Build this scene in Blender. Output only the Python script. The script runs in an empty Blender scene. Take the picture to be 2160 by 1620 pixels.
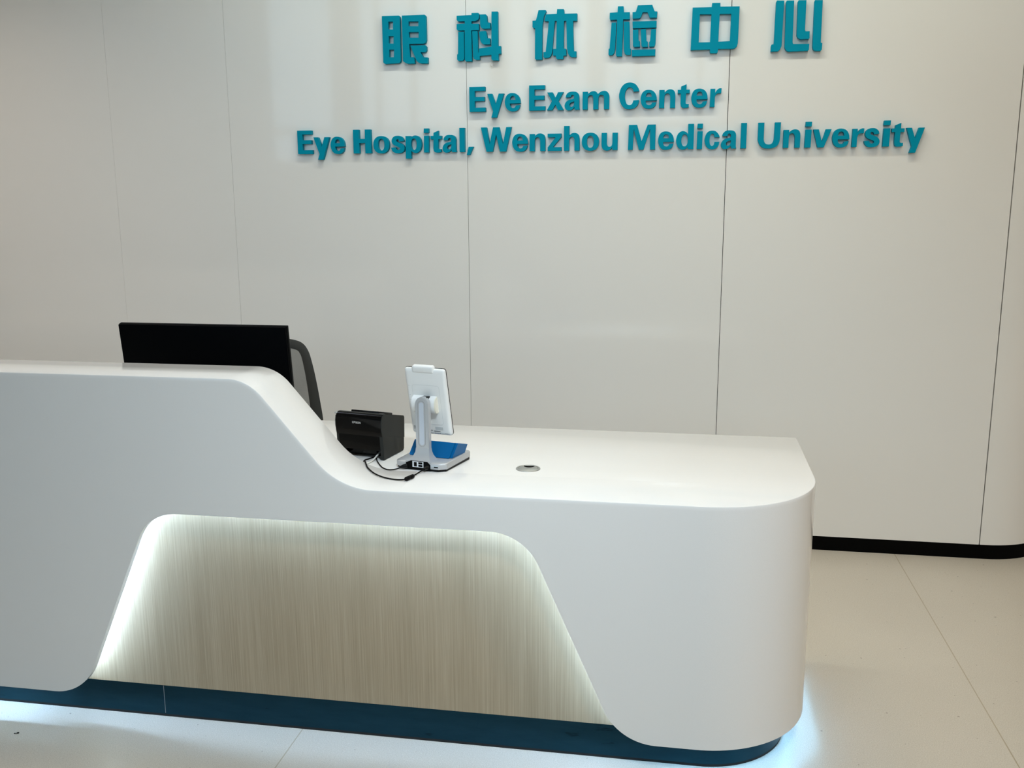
import bpy, bmesh, math, random
from mathutils import Vector, Matrix
from mathutils.geometry import tessellate_polygon

random.seed(4)
SC = bpy.context.scene
COL = SC.collection

# ------------------------------------------------------------------ camera
def camera():
    yaw, pitch, roll, f = -0.174412, 0.194869, -0.00525738, 2024.45
    cy, sy, cp, sp = math.cos(yaw), math.sin(yaw), math.cos(pitch), math.sin(pitch)
    fwd = Vector((sy * cp, cy * cp, -sp)); right = Vector((cy, -sy, 0)); up = right.cross(fwd)
    cr, sr = math.cos(roll), math.sin(roll)
    r2 = cr * right + sr * up; u2 = -sr * right + cr * up
    cam = bpy.data.cameras.new('camera'); o = bpy.data.objects.new('camera', cam); COL.objects.link(o)
    cam.sensor_fit = 'HORIZONTAL'; cam.sensor_width = 36.0; cam.lens = f / 2160 * 36
    cam.clip_start = 0.05; cam.clip_end = 100
    m = Matrix((r2, u2, -fwd)).transposed().to_4x4(); m.translation = Vector((0, 0, 1.6))
    o.matrix_world = m
    SC.camera = o
camera()

# ------------------------------------------------------------------ light
W = bpy.data.worlds.new('sky'); SC.world = W; W.use_nodes = True
bg = W.node_tree.nodes['Background']
bg.inputs[1].default_value = 0.35
tc = W.node_tree.nodes.new('ShaderNodeTexCoord'); sp = W.node_tree.nodes.new('ShaderNodeSeparateXYZ'); rp = W.node_tree.nodes.new('ShaderNodeValToRGB')
W.node_tree.links.new(tc.outputs['Generated'], sp.inputs[0]); W.node_tree.links.new(sp.outputs['Z'], rp.inputs['Fac']); W.node_tree.links.new(rp.outputs['Color'], bg.inputs[0])
rp.color_ramp.elements[0].position = 0.01; rp.color_ramp.elements[0].color = (0.09, 0.12, 0.14, 1)
rp.color_ramp.elements[1].position = 0.16; rp.color_ramp.elements[1].color = (0.46, 0.72, 1.0, 1)
SC.view_settings.view_transform = 'Standard'; SC.view_settings.look = 'None'
SC.view_settings.gamma = 1.0; SC.view_settings.use_curve_mapping = False
SC.view_settings.exposure = -0.1

def area(name, loc, rot, sx, sy, power, col, spread=180):
    l = bpy.data.lights.new(name, 'AREA'); l.shape = 'RECTANGLE'; l.size = sx; l.size_y = sy
    l.energy = power; l.color = col; l.spread = math.radians(spread)
    o = bpy.data.objects.new(name, l); COL.objects.link(o); o.location = loc; o.rotation_euler = rot
    return o
# daylight that comes in through the glazed front of the lobby
area('window_daylight', (-3.2, -7.5, 3.9), (math.radians(90), 0, 0), 7.6, 3.4, 175, (0.56, 0.82, 1.0))
# recessed ceiling lamps: cool ones in front of the desk, warm ones over the worktop, added fill at far left and right, a small washer for the wall
CEIL = 3.5
LAMPS = [(-0.3, 1.55, 9, (0.47, 0.67, 1.0), 180), (-0.7, 3.1, 2.5, (1.0, 0.66, 0.32), 120), (0.9, 3.2, 4.5, (1.0, 0.68, 0.30), 120), (-2.5, 3.2, 2.5, (0.70, 0.80, 1.0), 120),
         (-3.7, 2.9, 17, (1.0, 0.82, 0.66), 120), (4.6, 0.6, 119, (1.0, 0.86, 0.70), 180)]  # these two: unseen warm fill added to brighten left wall and desk corner
for x, y, p, c, sprd in LAMPS:
    area('ceiling_lamp_and_fill', (x, y, CEIL - 0.03), (0, 0, 0), 0.5, 0.5, p, c, sprd)
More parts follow.
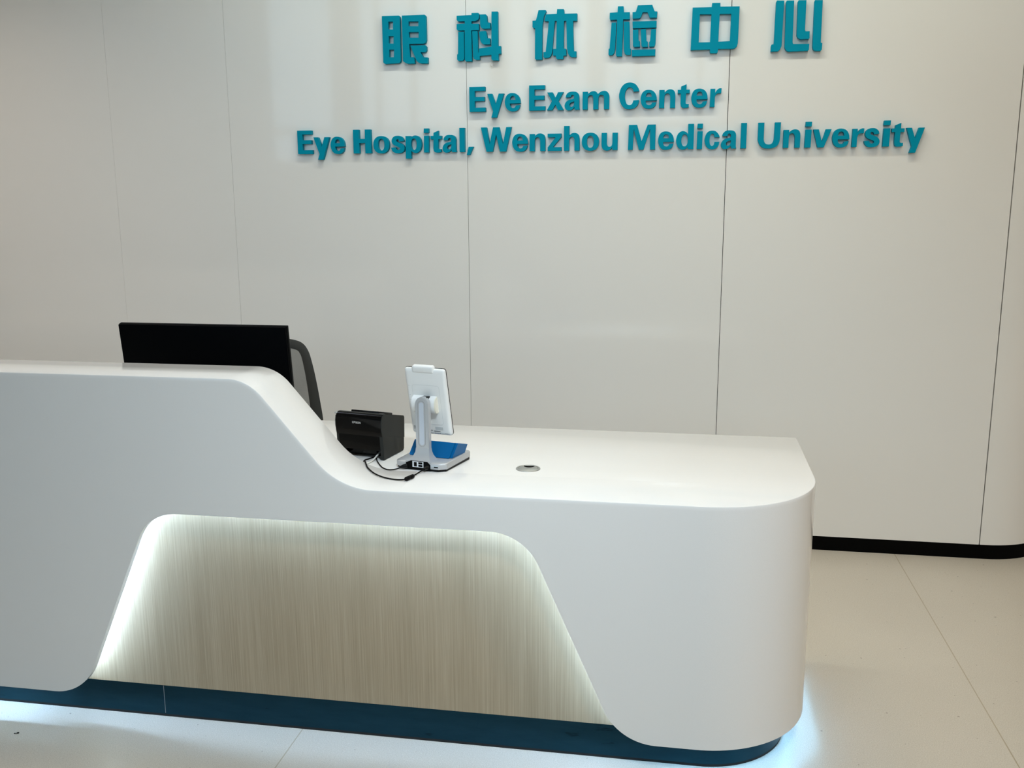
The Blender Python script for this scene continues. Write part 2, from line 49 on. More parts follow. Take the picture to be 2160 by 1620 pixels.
# unseen cool fill light added to brighten the desk front, aimed at its middle
d = Vector((-0.45, 2.44, 1.05)) - Vector((0.5, 0.2, CEIL - 0.04))
area('desk_front_fill', (0.5, 0.2, CEIL - 0.04), d.to_track_quat('-Z', 'Y').to_euler(), 0.4, 0.4, 26, (0.79, 0.92, 1.0), 75)
area('wall_washer', (-0.3, 3.35, CEIL - 0.03), (math.radians(18), 0, 0), 2.6, 0.12, 25, (0.90, 1.0, 0.94))
GLYPHS = {"o":[[[1.0,0.35],[0.989,0.447],[0.956,0.525],[0.902,0.591],[0.829,0.645],[0.738,0.685],[0.631,0.709],[0.5,0.717],[0.369,0.709],[0.262,0.685],[0.171,0.645],[0.098,0.591],[0.044,0.525],[0.011,0.447],[0.0,0.35],[0.011,0.253],[0.044,0.175],[0.098,0.109],[0.171,0.055],[0.262,0.015],[0.369,-0.009],[0.5,-0.017],[0.631,-0.009],[0.738,0.015],[0.829,0.055],[0.902,0.109],[0.956,0.175],[0.989,0.253]],[[0.705,0.35],[0.7,0.414],[0.687,0.467],[0.665,0.511],[0.635,0.547],[0.598,0.573],[0.554,0.59],[0.5,0.595],[0.446,0.59],[0.402,0.573],[0.365,0.547],[0.335,0.511],[0.313,0.467],[0.3,0.414],[0.295,0.35],[0.3,0.286],[0.313,0.233],[0.335,0.189],[0.365,0.153],[0.402,0.127],[0.446,0.11],[0.5,0.105],[0.554,0.11],[0.598,0.127],[0.635,0.153],[0.665,0.189],[0.687,0.233],[0.7,0.286]]],"e":[[[1.0,0.3],[0.32,0.3],[0.335,0.215],[0.347,0.194],[0.362,0.176],[0.38,0.16],[0.402,0.146],[0.425,0.136],[0.45,0.128],[0.476,0.122],[0.503,0.119],[0.53,0.118],[0.557,0.119],[0.584,0.122],[0.61,0.128],[0.631,0.136],[0.652,0.147],[0.67,0.16],[0.683,0.18],[0.694,0.202],[0.71,0.215],[0.975,0.235],[0.93,0.13],[0.904,0.099],[0.874,0.072],[0.84,0.05],[0.795,0.028],[0.748,0.012],[0.7,0.0],[0.64,-0.009],[0.58,-0.014],[0.52,-0.015],[0.456,-0.014],[0.393,-0.01],[0.33,0.0],[0.274,0.014],[0.221,0.034],[0.17,0.06],[0.128,0.091],[0.09,0.128],[0.06,0.17],[0.032,0.227],[0.012,0.288],[0.0,0.35],[-0.0,0.391],[0.007,0.431],[0.02,0.47],[0.038,0.513],[0.062,0.553],[0.09,0.59],[0.123,0.621],[0.16,0.648],[0.2,0.67],[0.248,0.689],[0.299,0.702],[0.35,0.712],[0.4,0.717],[0.45,0.719],[0.5,0.718],[0.554,0.715],[0.607,0.709],[0.66,0.7],[0.708,0.688],[0.755,0.671],[0.8,0.65],[0.84,0.624],[0.877,0.594],[0.91,0.56],[0.938,0.523],[0.962,0.483],[0.98,0.44]],[[0.32,0.445],[0.685,0.445],[0.66,0.53],[0.644,0.552],[0.623,0.571],[0.6,0.585],[0.568,0.596],[0.534,0.601],[0.5,0.602],[0.469,0.6],[0.439,0.595],[0.41,0.585],[0.385,0.571],[0.363,0.552],[0.345,0.53]]],"c":[[[1.0,0.455],[0.66,0.455],[0.64,0.53],[0.623,0.552],[0.603,0.57],[0.58,0.585],[0.558,0.594],[0.534,0.599],[0.51,0.6],[0.482,0.597],[0.455,0.591],[0.43,0.58],[0.407,0.564],[0.386,0.543],[0.37,0.52],[0.358,0.491],[0.351,0.461],[0.345,0.43],[0.34,0.404],[0.336,0.377],[0.335,0.35],[0.336,0.316],[0.339,0.283],[0.345,0.25],[0.353,0.222],[0.365,0.195],[0.38,0.17],[0.397,0.152],[0.418,0.137],[0.44,0.125],[0.463,0.118],[0.486,0.115],[0.51,0.115],[0.534,0.117],[0.558,0.121],[0.58,0.13],[0.603,0.146],[0.623,0.167],[0.64,0.19],[0.67,0.275],[1.0,0.275],[0.97,0.17],[0.948,0.137],[0.92,0.106],[0.89,0.08],[0.852,0.054],[0.812,0.032],[0.77,0.015],[0.721,0.001],[0.671,-0.009],[0.62,-0.015],[0.57,-0.018],[0.52,-0.018],[0.47,-0.015],[0.416,-0.012],[0.363,-0.006],[0.31,0.005],[0.261,0.022],[0.214,0.043],[0.17,0.07],[0.133,0.099],[0.1,0.133],[0.07,0.17],[0.046,0.208],[0.027,0.248],[0.01,0.29],[0.004,0.313],[0.0,0.336],[0.0,0.36],[0.002,0.391],[0.007,0.421],[0.015,0.45],[0.033,0.492],[0.054,0.533],[0.08,0.57],[0.11,0.602],[0.143,0.631],[0.18,0.655],[0.225,0.677],[0.272,0.693],[0.32,0.705],[0.38,0.714],[0.44,0.717],[0.5,0.718],[0.557,0.717],[0.614,0.714],[0.67,0.705],[0.718,0.691],[0.765,0.672],[0.81,0.65],[0.849,0.626],[0.885,0.599],[0.92,0.57],[0.942,0.548],[0.962,0.525],[0.98,0.5]]],"C":[[[1.0,0.675],[0.715,0.66],[0.69,0.74],[0.673,0.763],[0.653,0.783],[0.63,0.8],[0.602,0.816],[0.572,0.828],[0.54,0.835],[0.509,0.835],[0.479,0.83],[0.45,0.82],[0.421,0.804],[0.394,0.784],[0.37,0.76],[0.346,0.729],[0.325,0.696],[0.31,0.66],[0.296,0.608],[0.288,0.554],[0.285,0.5],[0.288,0.446],[0.297,0.393],[0.31,0.34],[0.323,0.298],[0.339,0.258],[0.36,0.22],[0.38,0.195],[0.403,0.173],[0.43,0.155],[0.459,0.144],[0.489,0.137],[0.52,0.135],[0.547,0.136],[0.575,0.141],[0.6,0.15],[0.627,0.166],[0.65,0.186],[0.67,0.21],[0.715,0.32],[1.0,0.335],[0.98,0.23],[0.961,0.191],[0.937,0.154],[0.91,0.12],[0.88,0.09],[0.846,0.063],[0.81,0.04],[0.768,0.021],[0.725,0.006],[0.68,-0.005],[0.62,-0.014],[0.56,-0.019],[0.5,-0.02],[0.443,-0.017],[0.385,-0.009],[0.33,0.005],[0.277,0.027],[0.226,0.055],[0.18,0.09],[0.142,0.129],[0.109,0.173],[0.08,0.22],[0.054,0.271],[0.033,0.325],[0.015,0.38],[0.006,0.419],[0.001,0.46],[0.0,0.5],[0.001,0.544],[0.006,0.587],[0.015,0.63],[0.032,0.685],[0.054,0.739],[0.08,0.79],[0.109,0.834],[0.142,0.874],[0.18,0.91],[0.223,0.942],[0.27,0.969],[0.32,0.99],[0.379,1.006],[0.439,1.016],[0.5,1.02],[0.56,1.019],[0.621,1.012],[0.68,1.0],[0.729,0.985],[0.776,0.965],[0.82,0.94],[0.857,0.91],[0.889,0.876],[0.92,0.84],[0.942,0.812],[0.963,0.782],[0.98,0.75]]],"s":[[[0.96,0.495],[0.62,0.475],[0.6,0.52],[0.589,0.534],[0.575,0.546],[0.56,0.555],[0.534,0.564],[0.507,0.569],[0.48,0.57],[0.452,0.567],[0.425,0.561],[0.4,0.55],[0.38,0.515],[0.42,0.475],[0.462,0.46],[0.506,0.45],[0.55,0.44],[0.613,0.427],[0.677,0.415],[0.74,0.4],[0.788,0.385],[0.835,0.367],[0.88,0.345],[0.913,0.324],[0.943,0.299],[0.97,0.27],[0.985,0.249],[0.995,0.225],[1.0,0.2],[0.999,0.172],[0.992,0.145],[0.98,0.12],[0.957,0.093],[0.93,0.069],[0.9,0.05],[0.855,0.029],[0.808,0.012],[0.76,0.0],[0.691,-0.01],[0.62,-0.016],[0.55,-0.018],[0.476,-0.019],[0.403,-0.017],[0.33,-0.01],[0.272,0.001],[0.215,0.018],[0.16,0.04],[0.12,0.062],[0.083,0.088],[0.05,0.12],[0.0,0.22],[0.33,0.235],[0.36,0.18],[0.378,0.164],[0.398,0.15],[0.42,0.14],[0.453,0.131],[0.486,0.126],[0.52,0.125],[0.554,0.126],[0.588,0.131],[0.62,0.14],[0.655,0.175],[0.63,0.215],[0.595,0.23],[0.558,0.241],[0.52,0.25],[0.457,0.265],[0.393,0.279],[0.33,0.295],[0.276,0.311],[0.222,0.328],[0.17,0.35],[0.137,0.369],[0.106,0.392],[0.08,0.42],[0.064,0.444],[0.054,0.472],[0.05,0.5],[0.054,0.528],[0.064,0.556],[0.08,0.58],[0.106,0.609],[0.137,0.634],[0.17,0.655],[0.218,0.677],[0.268,0.693],[0.32,0.705],[0.38,0.713],[0.44,0.717],[0.5,0.718],[0.56,0.717],[0.621,0.714],[0.68,0.705],[0.732,0.691],[0.782,0.673],[0.83,0.65],[0.863,0.631],[0.893,0.607],[0.92,0.58]]],"n":[[[0.0,0.0],[0.325,0.0],[0.325,0.4],[0.328,0.431],[0.334,0.461],[0.345,0.49],[0.359,0.512],[0.378,0.531],[0.4,0.545],[0.432,0.557],[0.466,0.563],[0.5,0.565],[0.534,0.563],[0.568,0.557],[0.6,0.545],[0.622,0.531],[0.64,0.512],[0.655,0.49],[0.668,0.461],[0.676,0.431],[0.68,0.4],[0.68,0.0],[1.0,0.0],[1.0,0.44],[0.997,0.481],[0.991,0.521],[0.98,0.56],[0.965,0.593],[0.945,0.624],[0.92,0.65],[0.89,0.672],[0.856,0.688],[0.82,0.7],[0.774,0.71],[0.727,0.716],[0.68,0.718],[0.633,0.717],[0.586,0.713],[0.54,0.705],[0.502,0.695],[0.465,0.682],[0.43,0.665],[0.335,0.59],[0.32,0.7],[0.0,0.7]]],"h":[[[0.0,0.0],[0.325,0.0],[0.325,0.4],[0.328,0.431],[0.334,0.461],[0.345,0.49],[0.359,0.512],[0.378,0.531],[0.4,0.545],[0.432,0.557],[0.466,0.563],[0.5,0.565],[0.534,0.563],[0.568,0.557],[0.6,0.545],[0.622,0.531],[0.64,0.512],[0.655,0.49],[0.668,0.461],[0.676,0.431],[0.68,0.4],[0.68,0.0],[1.0,0.0],[1.0,0.44],[0.997,0.481],[0.991,0.521],[0.98,0.56],[0.965,0.593],[0.945,0.624],[0.92,0.65],[0.89,0.672],[0.856,0.688],[0.82,0.7],[0.774,0.71],[0.727,0.716],[0.68,0.718],[0.633,0.717],[0.586,0.713],[0.54,0.705],[0.502,0.695],[0.465,0.681],[0.43,0.665],[0.335,0.6],[0.335,1.0],[0.0,1.0]]],"u":[[[1.0,0.7],[0.675,0.7],[0.675,0.3],[0.672,0.269],[0.666,0.239],[0.655,0.21],[0.641,0.188],[0.622,0.169],[0.6,0.155],[0.568,0.143],[0.534,0.137],[0.5,0.135],[0.466,0.137],[0.432,0.143],[0.4,0.155],[0.378,0.169],[0.36,0.188],[0.345,0.21],[0.332,0.239],[0.324,0.269],[0.32,0.3],[0.32,0.7],[0.0,0.7],[0.0,0.26],[0.003,0.219],[0.009,0.179],[0.02,0.14],[0.035,0.107],[0.055,0.076],[0.08,0.05],[0.11,0.028],[0.144,0.012],[0.18,0.0],[0.226,-0.01],[0.273,-0.016],[0.32,-0.018],[0.367,-0.017],[0.414,-0.013],[0.46,-0.005],[0.498,0.005],[0.535,0.018],[0.57,0.035],[0.665,0.11],[0.68,0.0],[1.0,0.0]]],"m":[[[0.0,0.0],[0.19,0.0],[0.19,0.42],[0.193,0.451],[0.199,0.481],[0.21,0.51],[0.223,0.528],[0.241,0.543],[0.26,0.555],[0.276,0.561],[0.293,0.565],[0.31,0.565],[0.329,0.563],[0.348,0.559],[0.365,0.55],[0.378,0.536],[0.388,0.519],[0.395,0.5],[0.401,0.474],[0.404,0.447],[0.405,0.42],[0.405,0.0],[0.595,0.0],[0.595,0.42],[0.597,0.451],[0.601,0.481],[0.61,0.51],[0.621,0.528],[0.637,0.543],[0.655,0.555],[0.672,0.562],[0.691,0.565],[0.71,0.565],[0.729,0.563],[0.748,0.559],[0.765,0.55],[0.78,0.536],[0.792,0.519],[0.8,0.5],[0.806,0.474],[0.809,0.447],[0.81,0.42],[0.81,0.0],[1.0,0.0],[1.0,0.47],[0.998,0.507],[0.993,0.544],[0.985,0.58],[0.975,0.608],[0.962,0.636],[0.945,0.66],[0.925,0.68],[0.901,0.697],[0.875,0.71],[0.847,0.717],[0.819,0.719],[0.79,0.718],[0.763,0.715],[0.736,0.709],[0.71,0.7],[0.686,0.689],[0.662,0.675],[0.64,0.66],[0.575,0.6],[0.54,0.66],[0.519,0.68],[0.496,0.697],[0.47,0.71],[0.447,0.716],[0.424,0.719],[0.4,0.718],[0.373,0.715],[0.346,0.709],[0.32,0.7],[0.295,0.686],[0.272,0.668],[0.25,0.65],[0.2,0.6],[0.19,0.7],[0.0,0.7]]],"r":[[[0.0,0.0],[0.43,0.0],[0.43,0.34],[0.437,0.372],[0.451,0.403],[0.47,0.43],[0.496,0.456],[0.527,0.478],[0.56,0.495],[0.605,0.508],[0.652,0.516],[0.7,0.52],[0.98,0.525],[1.0,0.71],[0.85,0.715],[0.799,0.71],[0.749,0.702],[0.7,0.69],[0.652,0.674],[0.605,0.654],[0.56,0.63],[0.45,0.545],[0.44,0.7],[0.02,0.7]]],"a":[[[0.07,0.5],[0.4,0.5],[0.42,0.55],[0.437,0.567],[0.458,0.581],[0.48,0.59],[0.503,0.593],[0.527,0.59],[0.55,0.585],[0.573,0.578],[0.596,0.569],[0.615,0.555],[0.624,0.539],[0.629,0.52],[0.63,0.5],[0.62,0.445],[0.5,0.42],[0.443,0.413],[0.386,0.408],[0.33,0.4],[0.276,0.389],[0.222,0.374],[0.17,0.355],[0.13,0.335],[0.093,0.31],[0.06,0.28],[0.034,0.25],[0.013,0.217],[0.0,0.18],[-0.001,0.149],[0.007,0.119],[0.02,0.09],[0.039,0.063],[0.063,0.039],[0.09,0.02],[0.125,0.003],[0.162,-0.008],[0.2,-0.015],[0.25,-0.019],[0.3,-0.018],[0.35,-0.015],[0.394,-0.01],[0.437,-0.002],[0.48,0.01],[0.515,0.024],[0.548,0.041],[0.58,0.06],[0.645,0.115],[0.655,0.05],[0.68,0.0],[1.0,0.0],[0.97,0.08],[0.966,0.12],[0.965,0.16],[0.965,0.2],[0.965,0.5],[0.961,0.531],[0.953,0.562],[0.94,0.59],[0.921,0.617],[0.897,0.641],[0.87,0.66],[0.832,0.68],[0.792,0.695],[0.75,0.705],[0.694,0.713],[0.637,0.716],[0.58,0.718],[0.52,0.719],[0.46,0.719],[0.4,0.715],[0.349,0.709],[0.299,0.699],[0.25,0.685],[0.215,0.67],[0.182,0.651],[0.15,0.63],[0.128,0.612],[0.107,0.593],[0.09,0.57]],[[0.635,0.33],[0.635,0.26],[0.627,0.232],[0.616,0.205],[0.6,0.18],[0.58,0.159],[0.556,0.143],[0.53,0.13],[0.498,0.12],[0.464,0.115],[0.43,0.115],[0.4,0.118],[0.371,0.126],[0.345,0.14],[0.32,0.195],[0.35,0.25],[0.374,0.267],[0.402,0.28],[0.43,0.29],[0.463,0.299],[0.496,0.304],[0.53,0.31]]],"d":[[[1.0,0.0],[0.68,0.0],[0.665,0.07],[0.6,0.03],[0.567,0.016],[0.534,0.004],[0.5,-0.005],[0.46,-0.012],[0.42,-0.017],[0.38,-0.018],[0.339,-0.016],[0.299,-0.01],[0.26,0.0],[0.218,0.015],[0.177,0.035],[0.14,0.06],[0.105,0.092],[0.074,0.129],[0.05,0.17],[0.025,0.228],[0.007,0.288],[0.0,0.35],[0.007,0.412],[0.025,0.472],[0.05,0.53],[0.074,0.571],[0.105,0.608],[0.14,0.64],[0.177,0.665],[0.218,0.685],[0.26,0.7],[0.299,0.71],[0.339,0.716],[0.38,0.718],[0.42,0.716],[0.46,0.709],[0.5,0.7],[0.534,0.69],[0.568,0.676],[0.6,0.66],[0.67,0.6],[0.67,1.0],[1.0,1.0]],[[0.665,0.35],[0.6609828257242258,0.4131097504837156],[0.6490644684802102,0.46425532846776196],[0.6296311953951119,0.5077020483986083],[0.6032765362989563,0.5428415938601492],[0.5706914963508215,0.5687526246402802],[0.5323323128627867,0.5846437676323011],[0.4850000000000007,0.59],[0.43766768713721327,0.5846437676323011],[0.39930850364917847,0.5687526246402802],[0.36672346370104375,0.5428415938601492],[0.34036880460488816,0.5077020483986084],[0.3209355315197898,0.464255328467762],[0.30901717427577413,0.41310975048371557],[0.305,0.3500000000000017],[0.30901717427577413,0.28689024951628445],[0.3209355315197898,0.235744671532238],[0.34036880460488816,0.19229795160139157],[0.3667234637010437,0.15715840613985085],[0.39930850364917847,0.1312473753597198],[0.4376676871372132,0.11535623236769882],[0.48499999999999815,0.10999999999999999],[0.5323323128627865,0.11535623236769876],[0.5706914963508215,0.13124737535971975],[0.6032765362989563,0.1571584061398508],[0.6296311953951118,0.1922979516013916],[0.6490644684802102,0.2357446715322381],[0.6609828257242258,0.2868902495162843]]],"p":[[[0.0,0.7],[0.32,0.7],[0.335,0.63],[0.4,0.67],[0.433,0.684],[0.466,0.696],[0.5,0.705],[0.54,0.712],[0.58,0.717],[0.62,0.718],[0.661,0.716],[0.701,0.71],[0.74,0.7],[0.782,0.685],[0.823,0.665],[0.86,0.64],[0.895,0.608],[0.926,0.571],[0.95,0.53],[0.975,0.472],[0.993,0.412],[1.0,0.35],[0.993,0.288],[0.975,0.228],[0.95,0.17],[0.926,0.129],[0.895,0.092],[0.86,0.06],[0.823,0.035],[0.782,0.015],[0.74,0.0],[0.701,-0.01],[0.661,-0.016],[0.62,-0.018],[0.58,-0.016],[0.54,-0.009],[0.5,0.0],[0.466,0.01],[0.432,0.024],[0.4,0.04],[0.33,0.1],[0.33,-0.245],[0.0,-0.245]],[[0.335,0.35],[0.335,0.329],[0.337,0.308],[0.339,0.287],[0.342,0.27],[0.346,0.253],[0.351,0.236],[0.356,0.221],[0.363,0.206],[0.37,0.192],[0.378,0.18],[0.387,0.168],[0.397,0.157],[0.407,0.148],[0.418,0.139],[0.429,0.131],[0.442,0.125],[0.454,0.119],[0.468,0.115],[0.483,0.112],[0.499,0.111],[0.515,0.11],[0.531,0.111],[0.547,0.112],[0.562,0.115],[0.576,0.119],[0.588,0.125],[0.601,0.131],[0.612,0.139],[0.623,0.148],[0.633,0.157],[0.643,0.168],[0.652,0.18],[0.66,0.192],[0.667,0.206],[0.674,0.221],[0.679,0.236],[0.684,0.253],[0.688,0.27],[0.691,0.287],[0.693,0.308],[0.695,0.329],[0.695,0.35],[0.695,0.371],[0.693,0.392],[0.691,0.413],[0.688,0.43],[0.684,0.447],[0.679,0.464],[0.674,0.479],[0.667,0.494],[0.66,0.508],[0.652,0.52],[0.643,0.532],[0.633,0.543],[0.623,0.552],[0.612,0.561],[0.601,0.569],[0.588,0.575],[0.576,0.581],[0.562,0.585],[0.547,0.588],[0.531,0.589],[0.515,0.59],[0.499,0.589],[0.483,0.588],[0.468,0.585],[0.454,0.581],[0.442,0.575],[0.429,0.569],[0.418,0.561],[0.407,0.552],[0.397,0.543],[0.387,0.532],[0.378,0.52],[0.37,0.508],[0.363,0.494],[0.356,0.479],[0.351,0.464],[0.346,0.447],[0.342,0.43],[0.339,0.413],[0.337,0.392],[0.335,0.371]]],"U":[[[0.0,1.0],[0.265,1.0],[0.265,0.38],[0.268,0.336],[0.276,0.292],[0.29,0.25],[0.308,0.219],[0.331,0.191],[0.36,0.17],[0.398,0.153],[0.438,0.144],[0.48,0.14],[0.525,0.142],[0.569,0.149],[0.61,0.165],[0.642,0.187],[0.669,0.217],[0.69,0.25],[0.706,0.291],[0.716,0.335],[0.72,0.38],[0.735,1.0],[1.0,1.0],[0.985,0.38],[0.98,0.319],[0.969,0.258],[0.95,0.2],[0.924,0.151],[0.89,0.107],[0.85,0.07],[0.801,0.039],[0.746,0.016],[0.69,0.0],[0.624,-0.012],[0.557,-0.017],[0.49,-0.018],[0.426,-0.017],[0.362,-0.012],[0.3,0.0],[0.247,0.017],[0.196,0.04],[0.15,0.07],[0.111,0.108],[0.078,0.152],[0.05,0.2],[0.026,0.251],[0.009,0.305],[0.0,0.36]]],"P":[[[0.0,0.0],[0.28,0.0],[0.28,0.36],[0.65,0.36],[0.85,0.4],[0.97,0.52],[1.0,0.68],[0.96,0.85],[0.84,0.96],[0.65,1.0],[0.0,1.0]],[[0.28,0.55],[0.6,0.55],[0.7,0.6],[0.72,0.68],[0.7,0.76],[0.6,0.81],[0.28,0.81]]],"S":[[[0.96,0.707],[0.62,0.679],[0.6,0.743],[0.589,0.762],[0.576,0.779],[0.56,0.793],[0.535,0.805],[0.508,0.812],[0.48,0.814],[0.452,0.81],[0.424,0.801],[0.4,0.786],[0.38,0.736],[0.42,0.679],[0.461,0.658],[0.505,0.643],[0.55,0.629],[0.614,0.61],[0.677,0.593],[0.74,0.571],[0.789,0.549],[0.836,0.524],[0.88,0.493],[0.914,0.461],[0.944,0.425],[0.97,0.386],[0.985,0.354],[0.995,0.32],[1.0,0.286],[0.999,0.247],[0.993,0.208],[0.98,0.171],[0.959,0.134],[0.932,0.1],[0.9,0.071],[0.857,0.042],[0.81,0.018],[0.76,0.0],[0.691,-0.015],[0.621,-0.022],[0.55,-0.026],[0.476,-0.027],[0.403,-0.025],[0.33,-0.014],[0.271,0.002],[0.213,0.026],[0.16,0.057],[0.118,0.09],[0.081,0.128],[0.05,0.171],[0.0,0.314],[0.33,0.336],[0.36,0.257],[0.377,0.235],[0.397,0.215],[0.42,0.2],[0.452,0.188],[0.486,0.181],[0.52,0.179],[0.554,0.181],[0.588,0.187],[0.62,0.2],[0.655,0.25],[0.63,0.307],[0.596,0.328],[0.558,0.343],[0.52,0.357],[0.457,0.379],[0.393,0.399],[0.33,0.421],[0.275,0.444],[0.221,0.469],[0.17,0.5],[0.135,0.529],[0.105,0.562],[0.08,0.6],[0.064,0.636],[0.054,0.675],[0.05,0.714],[0.054,0.754],[0.064,0.792],[0.08,0.829],[0.105,0.868],[0.135,0.905],[0.17,0.936],[0.217,0.966],[0.267,0.989],[0.32,1.007],[0.379,1.019],[0.439,1.024],[0.5,1.026],[0.561,1.025],[0.621,1.02],[0.68,1.007],[0.733,0.987],[0.783,0.96],[0.83,0.929],[0.864,0.899],[0.895,0.866],[0.92,0.829]]],"O":[[[1.0,0.5],[0.989,0.637],[0.956,0.748],[0.902,0.842],[0.829,0.918],[0.738,0.974],[0.631,1.008],[0.5,1.02],[0.369,1.008],[0.262,0.974],[0.171,0.918],[0.098,0.842],[0.044,0.748],[0.011,0.637],[0.0,0.5],[0.011,0.363],[0.044,0.252],[0.098,0.158],[0.171,0.082],[0.262,0.026],[0.369,-0.008],[0.5,-0.02],[0.631,-0.008],[0.738,0.026],[0.829,0.082],[0.902,0.158],[0.956,0.252],[0.989,0.363]],[[0.74,0.5],[0.735,0.587],[0.719,0.657],[0.693,0.717],[0.658,0.765],[0.614,0.801],[0.563,0.823],[0.5,0.83],[0.437,0.823],[0.386,0.801],[0.342,0.765],[0.307,0.717],[0.281,0.657],[0.265,0.587],[0.26,0.5],[0.265,0.413],[0.281,0.343],[0.307,0.283],[0.342,0.235],[0.386,0.199],[0.437,0.177],[0.5,0.17],[0.563,0.177],[0.614,0.199],[0.658,0.235],[0.693,0.283],[0.719,0.343],[0.735,0.413]]],"N":[[[0.0,0.0],[0.25,0.0],[0.25,0.62],[0.72,0.0],[1.0,0.0],[1.0,1.0],[0.75,1.0],[0.75,0.38],[0.28,1.0],[0.0,1.0]]],"E":[[[0,0],[1,0],[1,0.165],[0.33,0.165],[0.33,0.425],[0.94,0.425],[0.94,0.59],[0.33,0.59],[0.33,0.835],[0.98,0.835],[0.98,1],[0,1]]],"H":[[[0,0],[0.33,0],[0.33,0.43],[0.67,0.43],[0.67,0],[1,0],[1,1],[0.67,1],[0.67,0.61],[0.33,0.61],[0.33,1],[0,1]]],"i":[[[0,0],[0.95,0],[1,0.7],[0.05,0.7]],[[0.0,0.82],[0.98,0.82],[1,1],[0.05,1]]],"l":[[[0,0],[1,0],[1,1],[0,1]]],"t":[[[0,0.547],[0.27,0.547],[0.25,0.17],[0.29,0.06],[0.38,0.005],[0.52,-0.012],[0.75,-0.01],[0.95,0.01],[0.95,0.135],[0.78,0.135],[0.7,0.15],[0.68,0.2],[0.7,0.547],[1,0.547],[1,0.69],[0.72,0.69],[0.72,0.9],[0.28,0.815],[0.27,0.69],[0,0.69]]],"y":[[[0,0.707],[0.29,0.707],[0.5,0.29],[0.69,0.707],[1,0.707],[0.56,-0.25],[0.235,-0.25],[0.345,-0.01]]],"x":[[[0,0],[0.32,0],[0.5,0.22],[0.66,0],[1,0],[0.69,0.355],[0.985,0.707],[0.67,0.707],[0.5,0.49],[0.335,0.707],[0.01,0.707],[0.3,0.36]]],"W":[[[0,1],[0.19,1],[0.285,0.3],[0.4,1],[0.6,1],[0.72,0.3],[0.83,1],[1,1],[0.82,0],[0.62,0],[0.5,0.72],[0.385,0],[0.18,0]]],"z":[[[0,0],[1,0],[1,0.15],[0.38,0.15],[1,0.56],[1,0.7],[0.0,0.7],[0,0.55],[0.58,0.55],[0,0.14]]],"M":[[[0,0],[0.17,0],[0.2,0.84],[0.4,0],[0.57,0],[0.8,0.84],[0.81,0],[1,0],[1,1],[0.71,1],[0.495,0.34],[0.32,1],[0.02,1]]],"v":[[[0,0.7],[0.3,0.7],[0.5,0.22],[0.69,0.7],[1,0.7],[0.62,0],[0.27,0]]],",":[[[0,-0.125],[0.45,-0.125],[1,0.217],[0.3,0.217]]]}
UPPER_LINE = [["E",-0.9446,-0.8723],["y",-0.8641,-0.7892],["e",-0.7854,-0.7156],["E",-0.6773,-0.6062],["x",-0.5984,-0.525],["a",-0.5207,-0.4551],["m",-0.4423,-0.3273],["C",-0.2847,-0.1986],["e",-0.1927,-0.1233],["n",-0.1135,-0.0452],["t",-0.036,0.0147],["e",0.0216,0.0903],["r",0.0999,0.1468]]
LOWER_LINE = [["E",-1.7563,-1.6861],["y",-1.6789,-1.6028],["e",-1.5974,-1.5309],["H",-1.4883,-1.405],["o",-1.3938,-1.3193],["s",-1.3106,-1.2473],["p",-1.242,-1.1676],["i",-1.157,-1.1338],["t",-1.1257,-1.075],["a",-1.0709,-1.0068],["l",-0.9923,-0.969],[",",-0.9602,-0.9293],["W",-0.8946,-0.7565],["e",-0.7534,-0.6832],["n",-0.6754,-0.6059],["z",-0.595,-0.5344],["h",-0.5226,-0.4546],["o",-0.4444,-0.3692],["u",-0.3579,-0.2883],["M",-0.2427,-0.1259],["e",-0.1143,-0.0463],["d",-0.0376,0.0372],["i",0.0507,0.0744],["c",0.083,0.1457],["a",0.1519,0.2166],["l",0.2341,0.2575],["U",0.3044,0.3969],["n",0.4092,0.4785],["i",0.4968,0.5232],["v",0.5299,0.6032],["e",0.6079,0.6768],["r",0.6871,0.734],["s",0.7353,0.7975],["i",0.8101,0.8371],["t",0.843,0.8928],["y",0.9007,0.9721]]
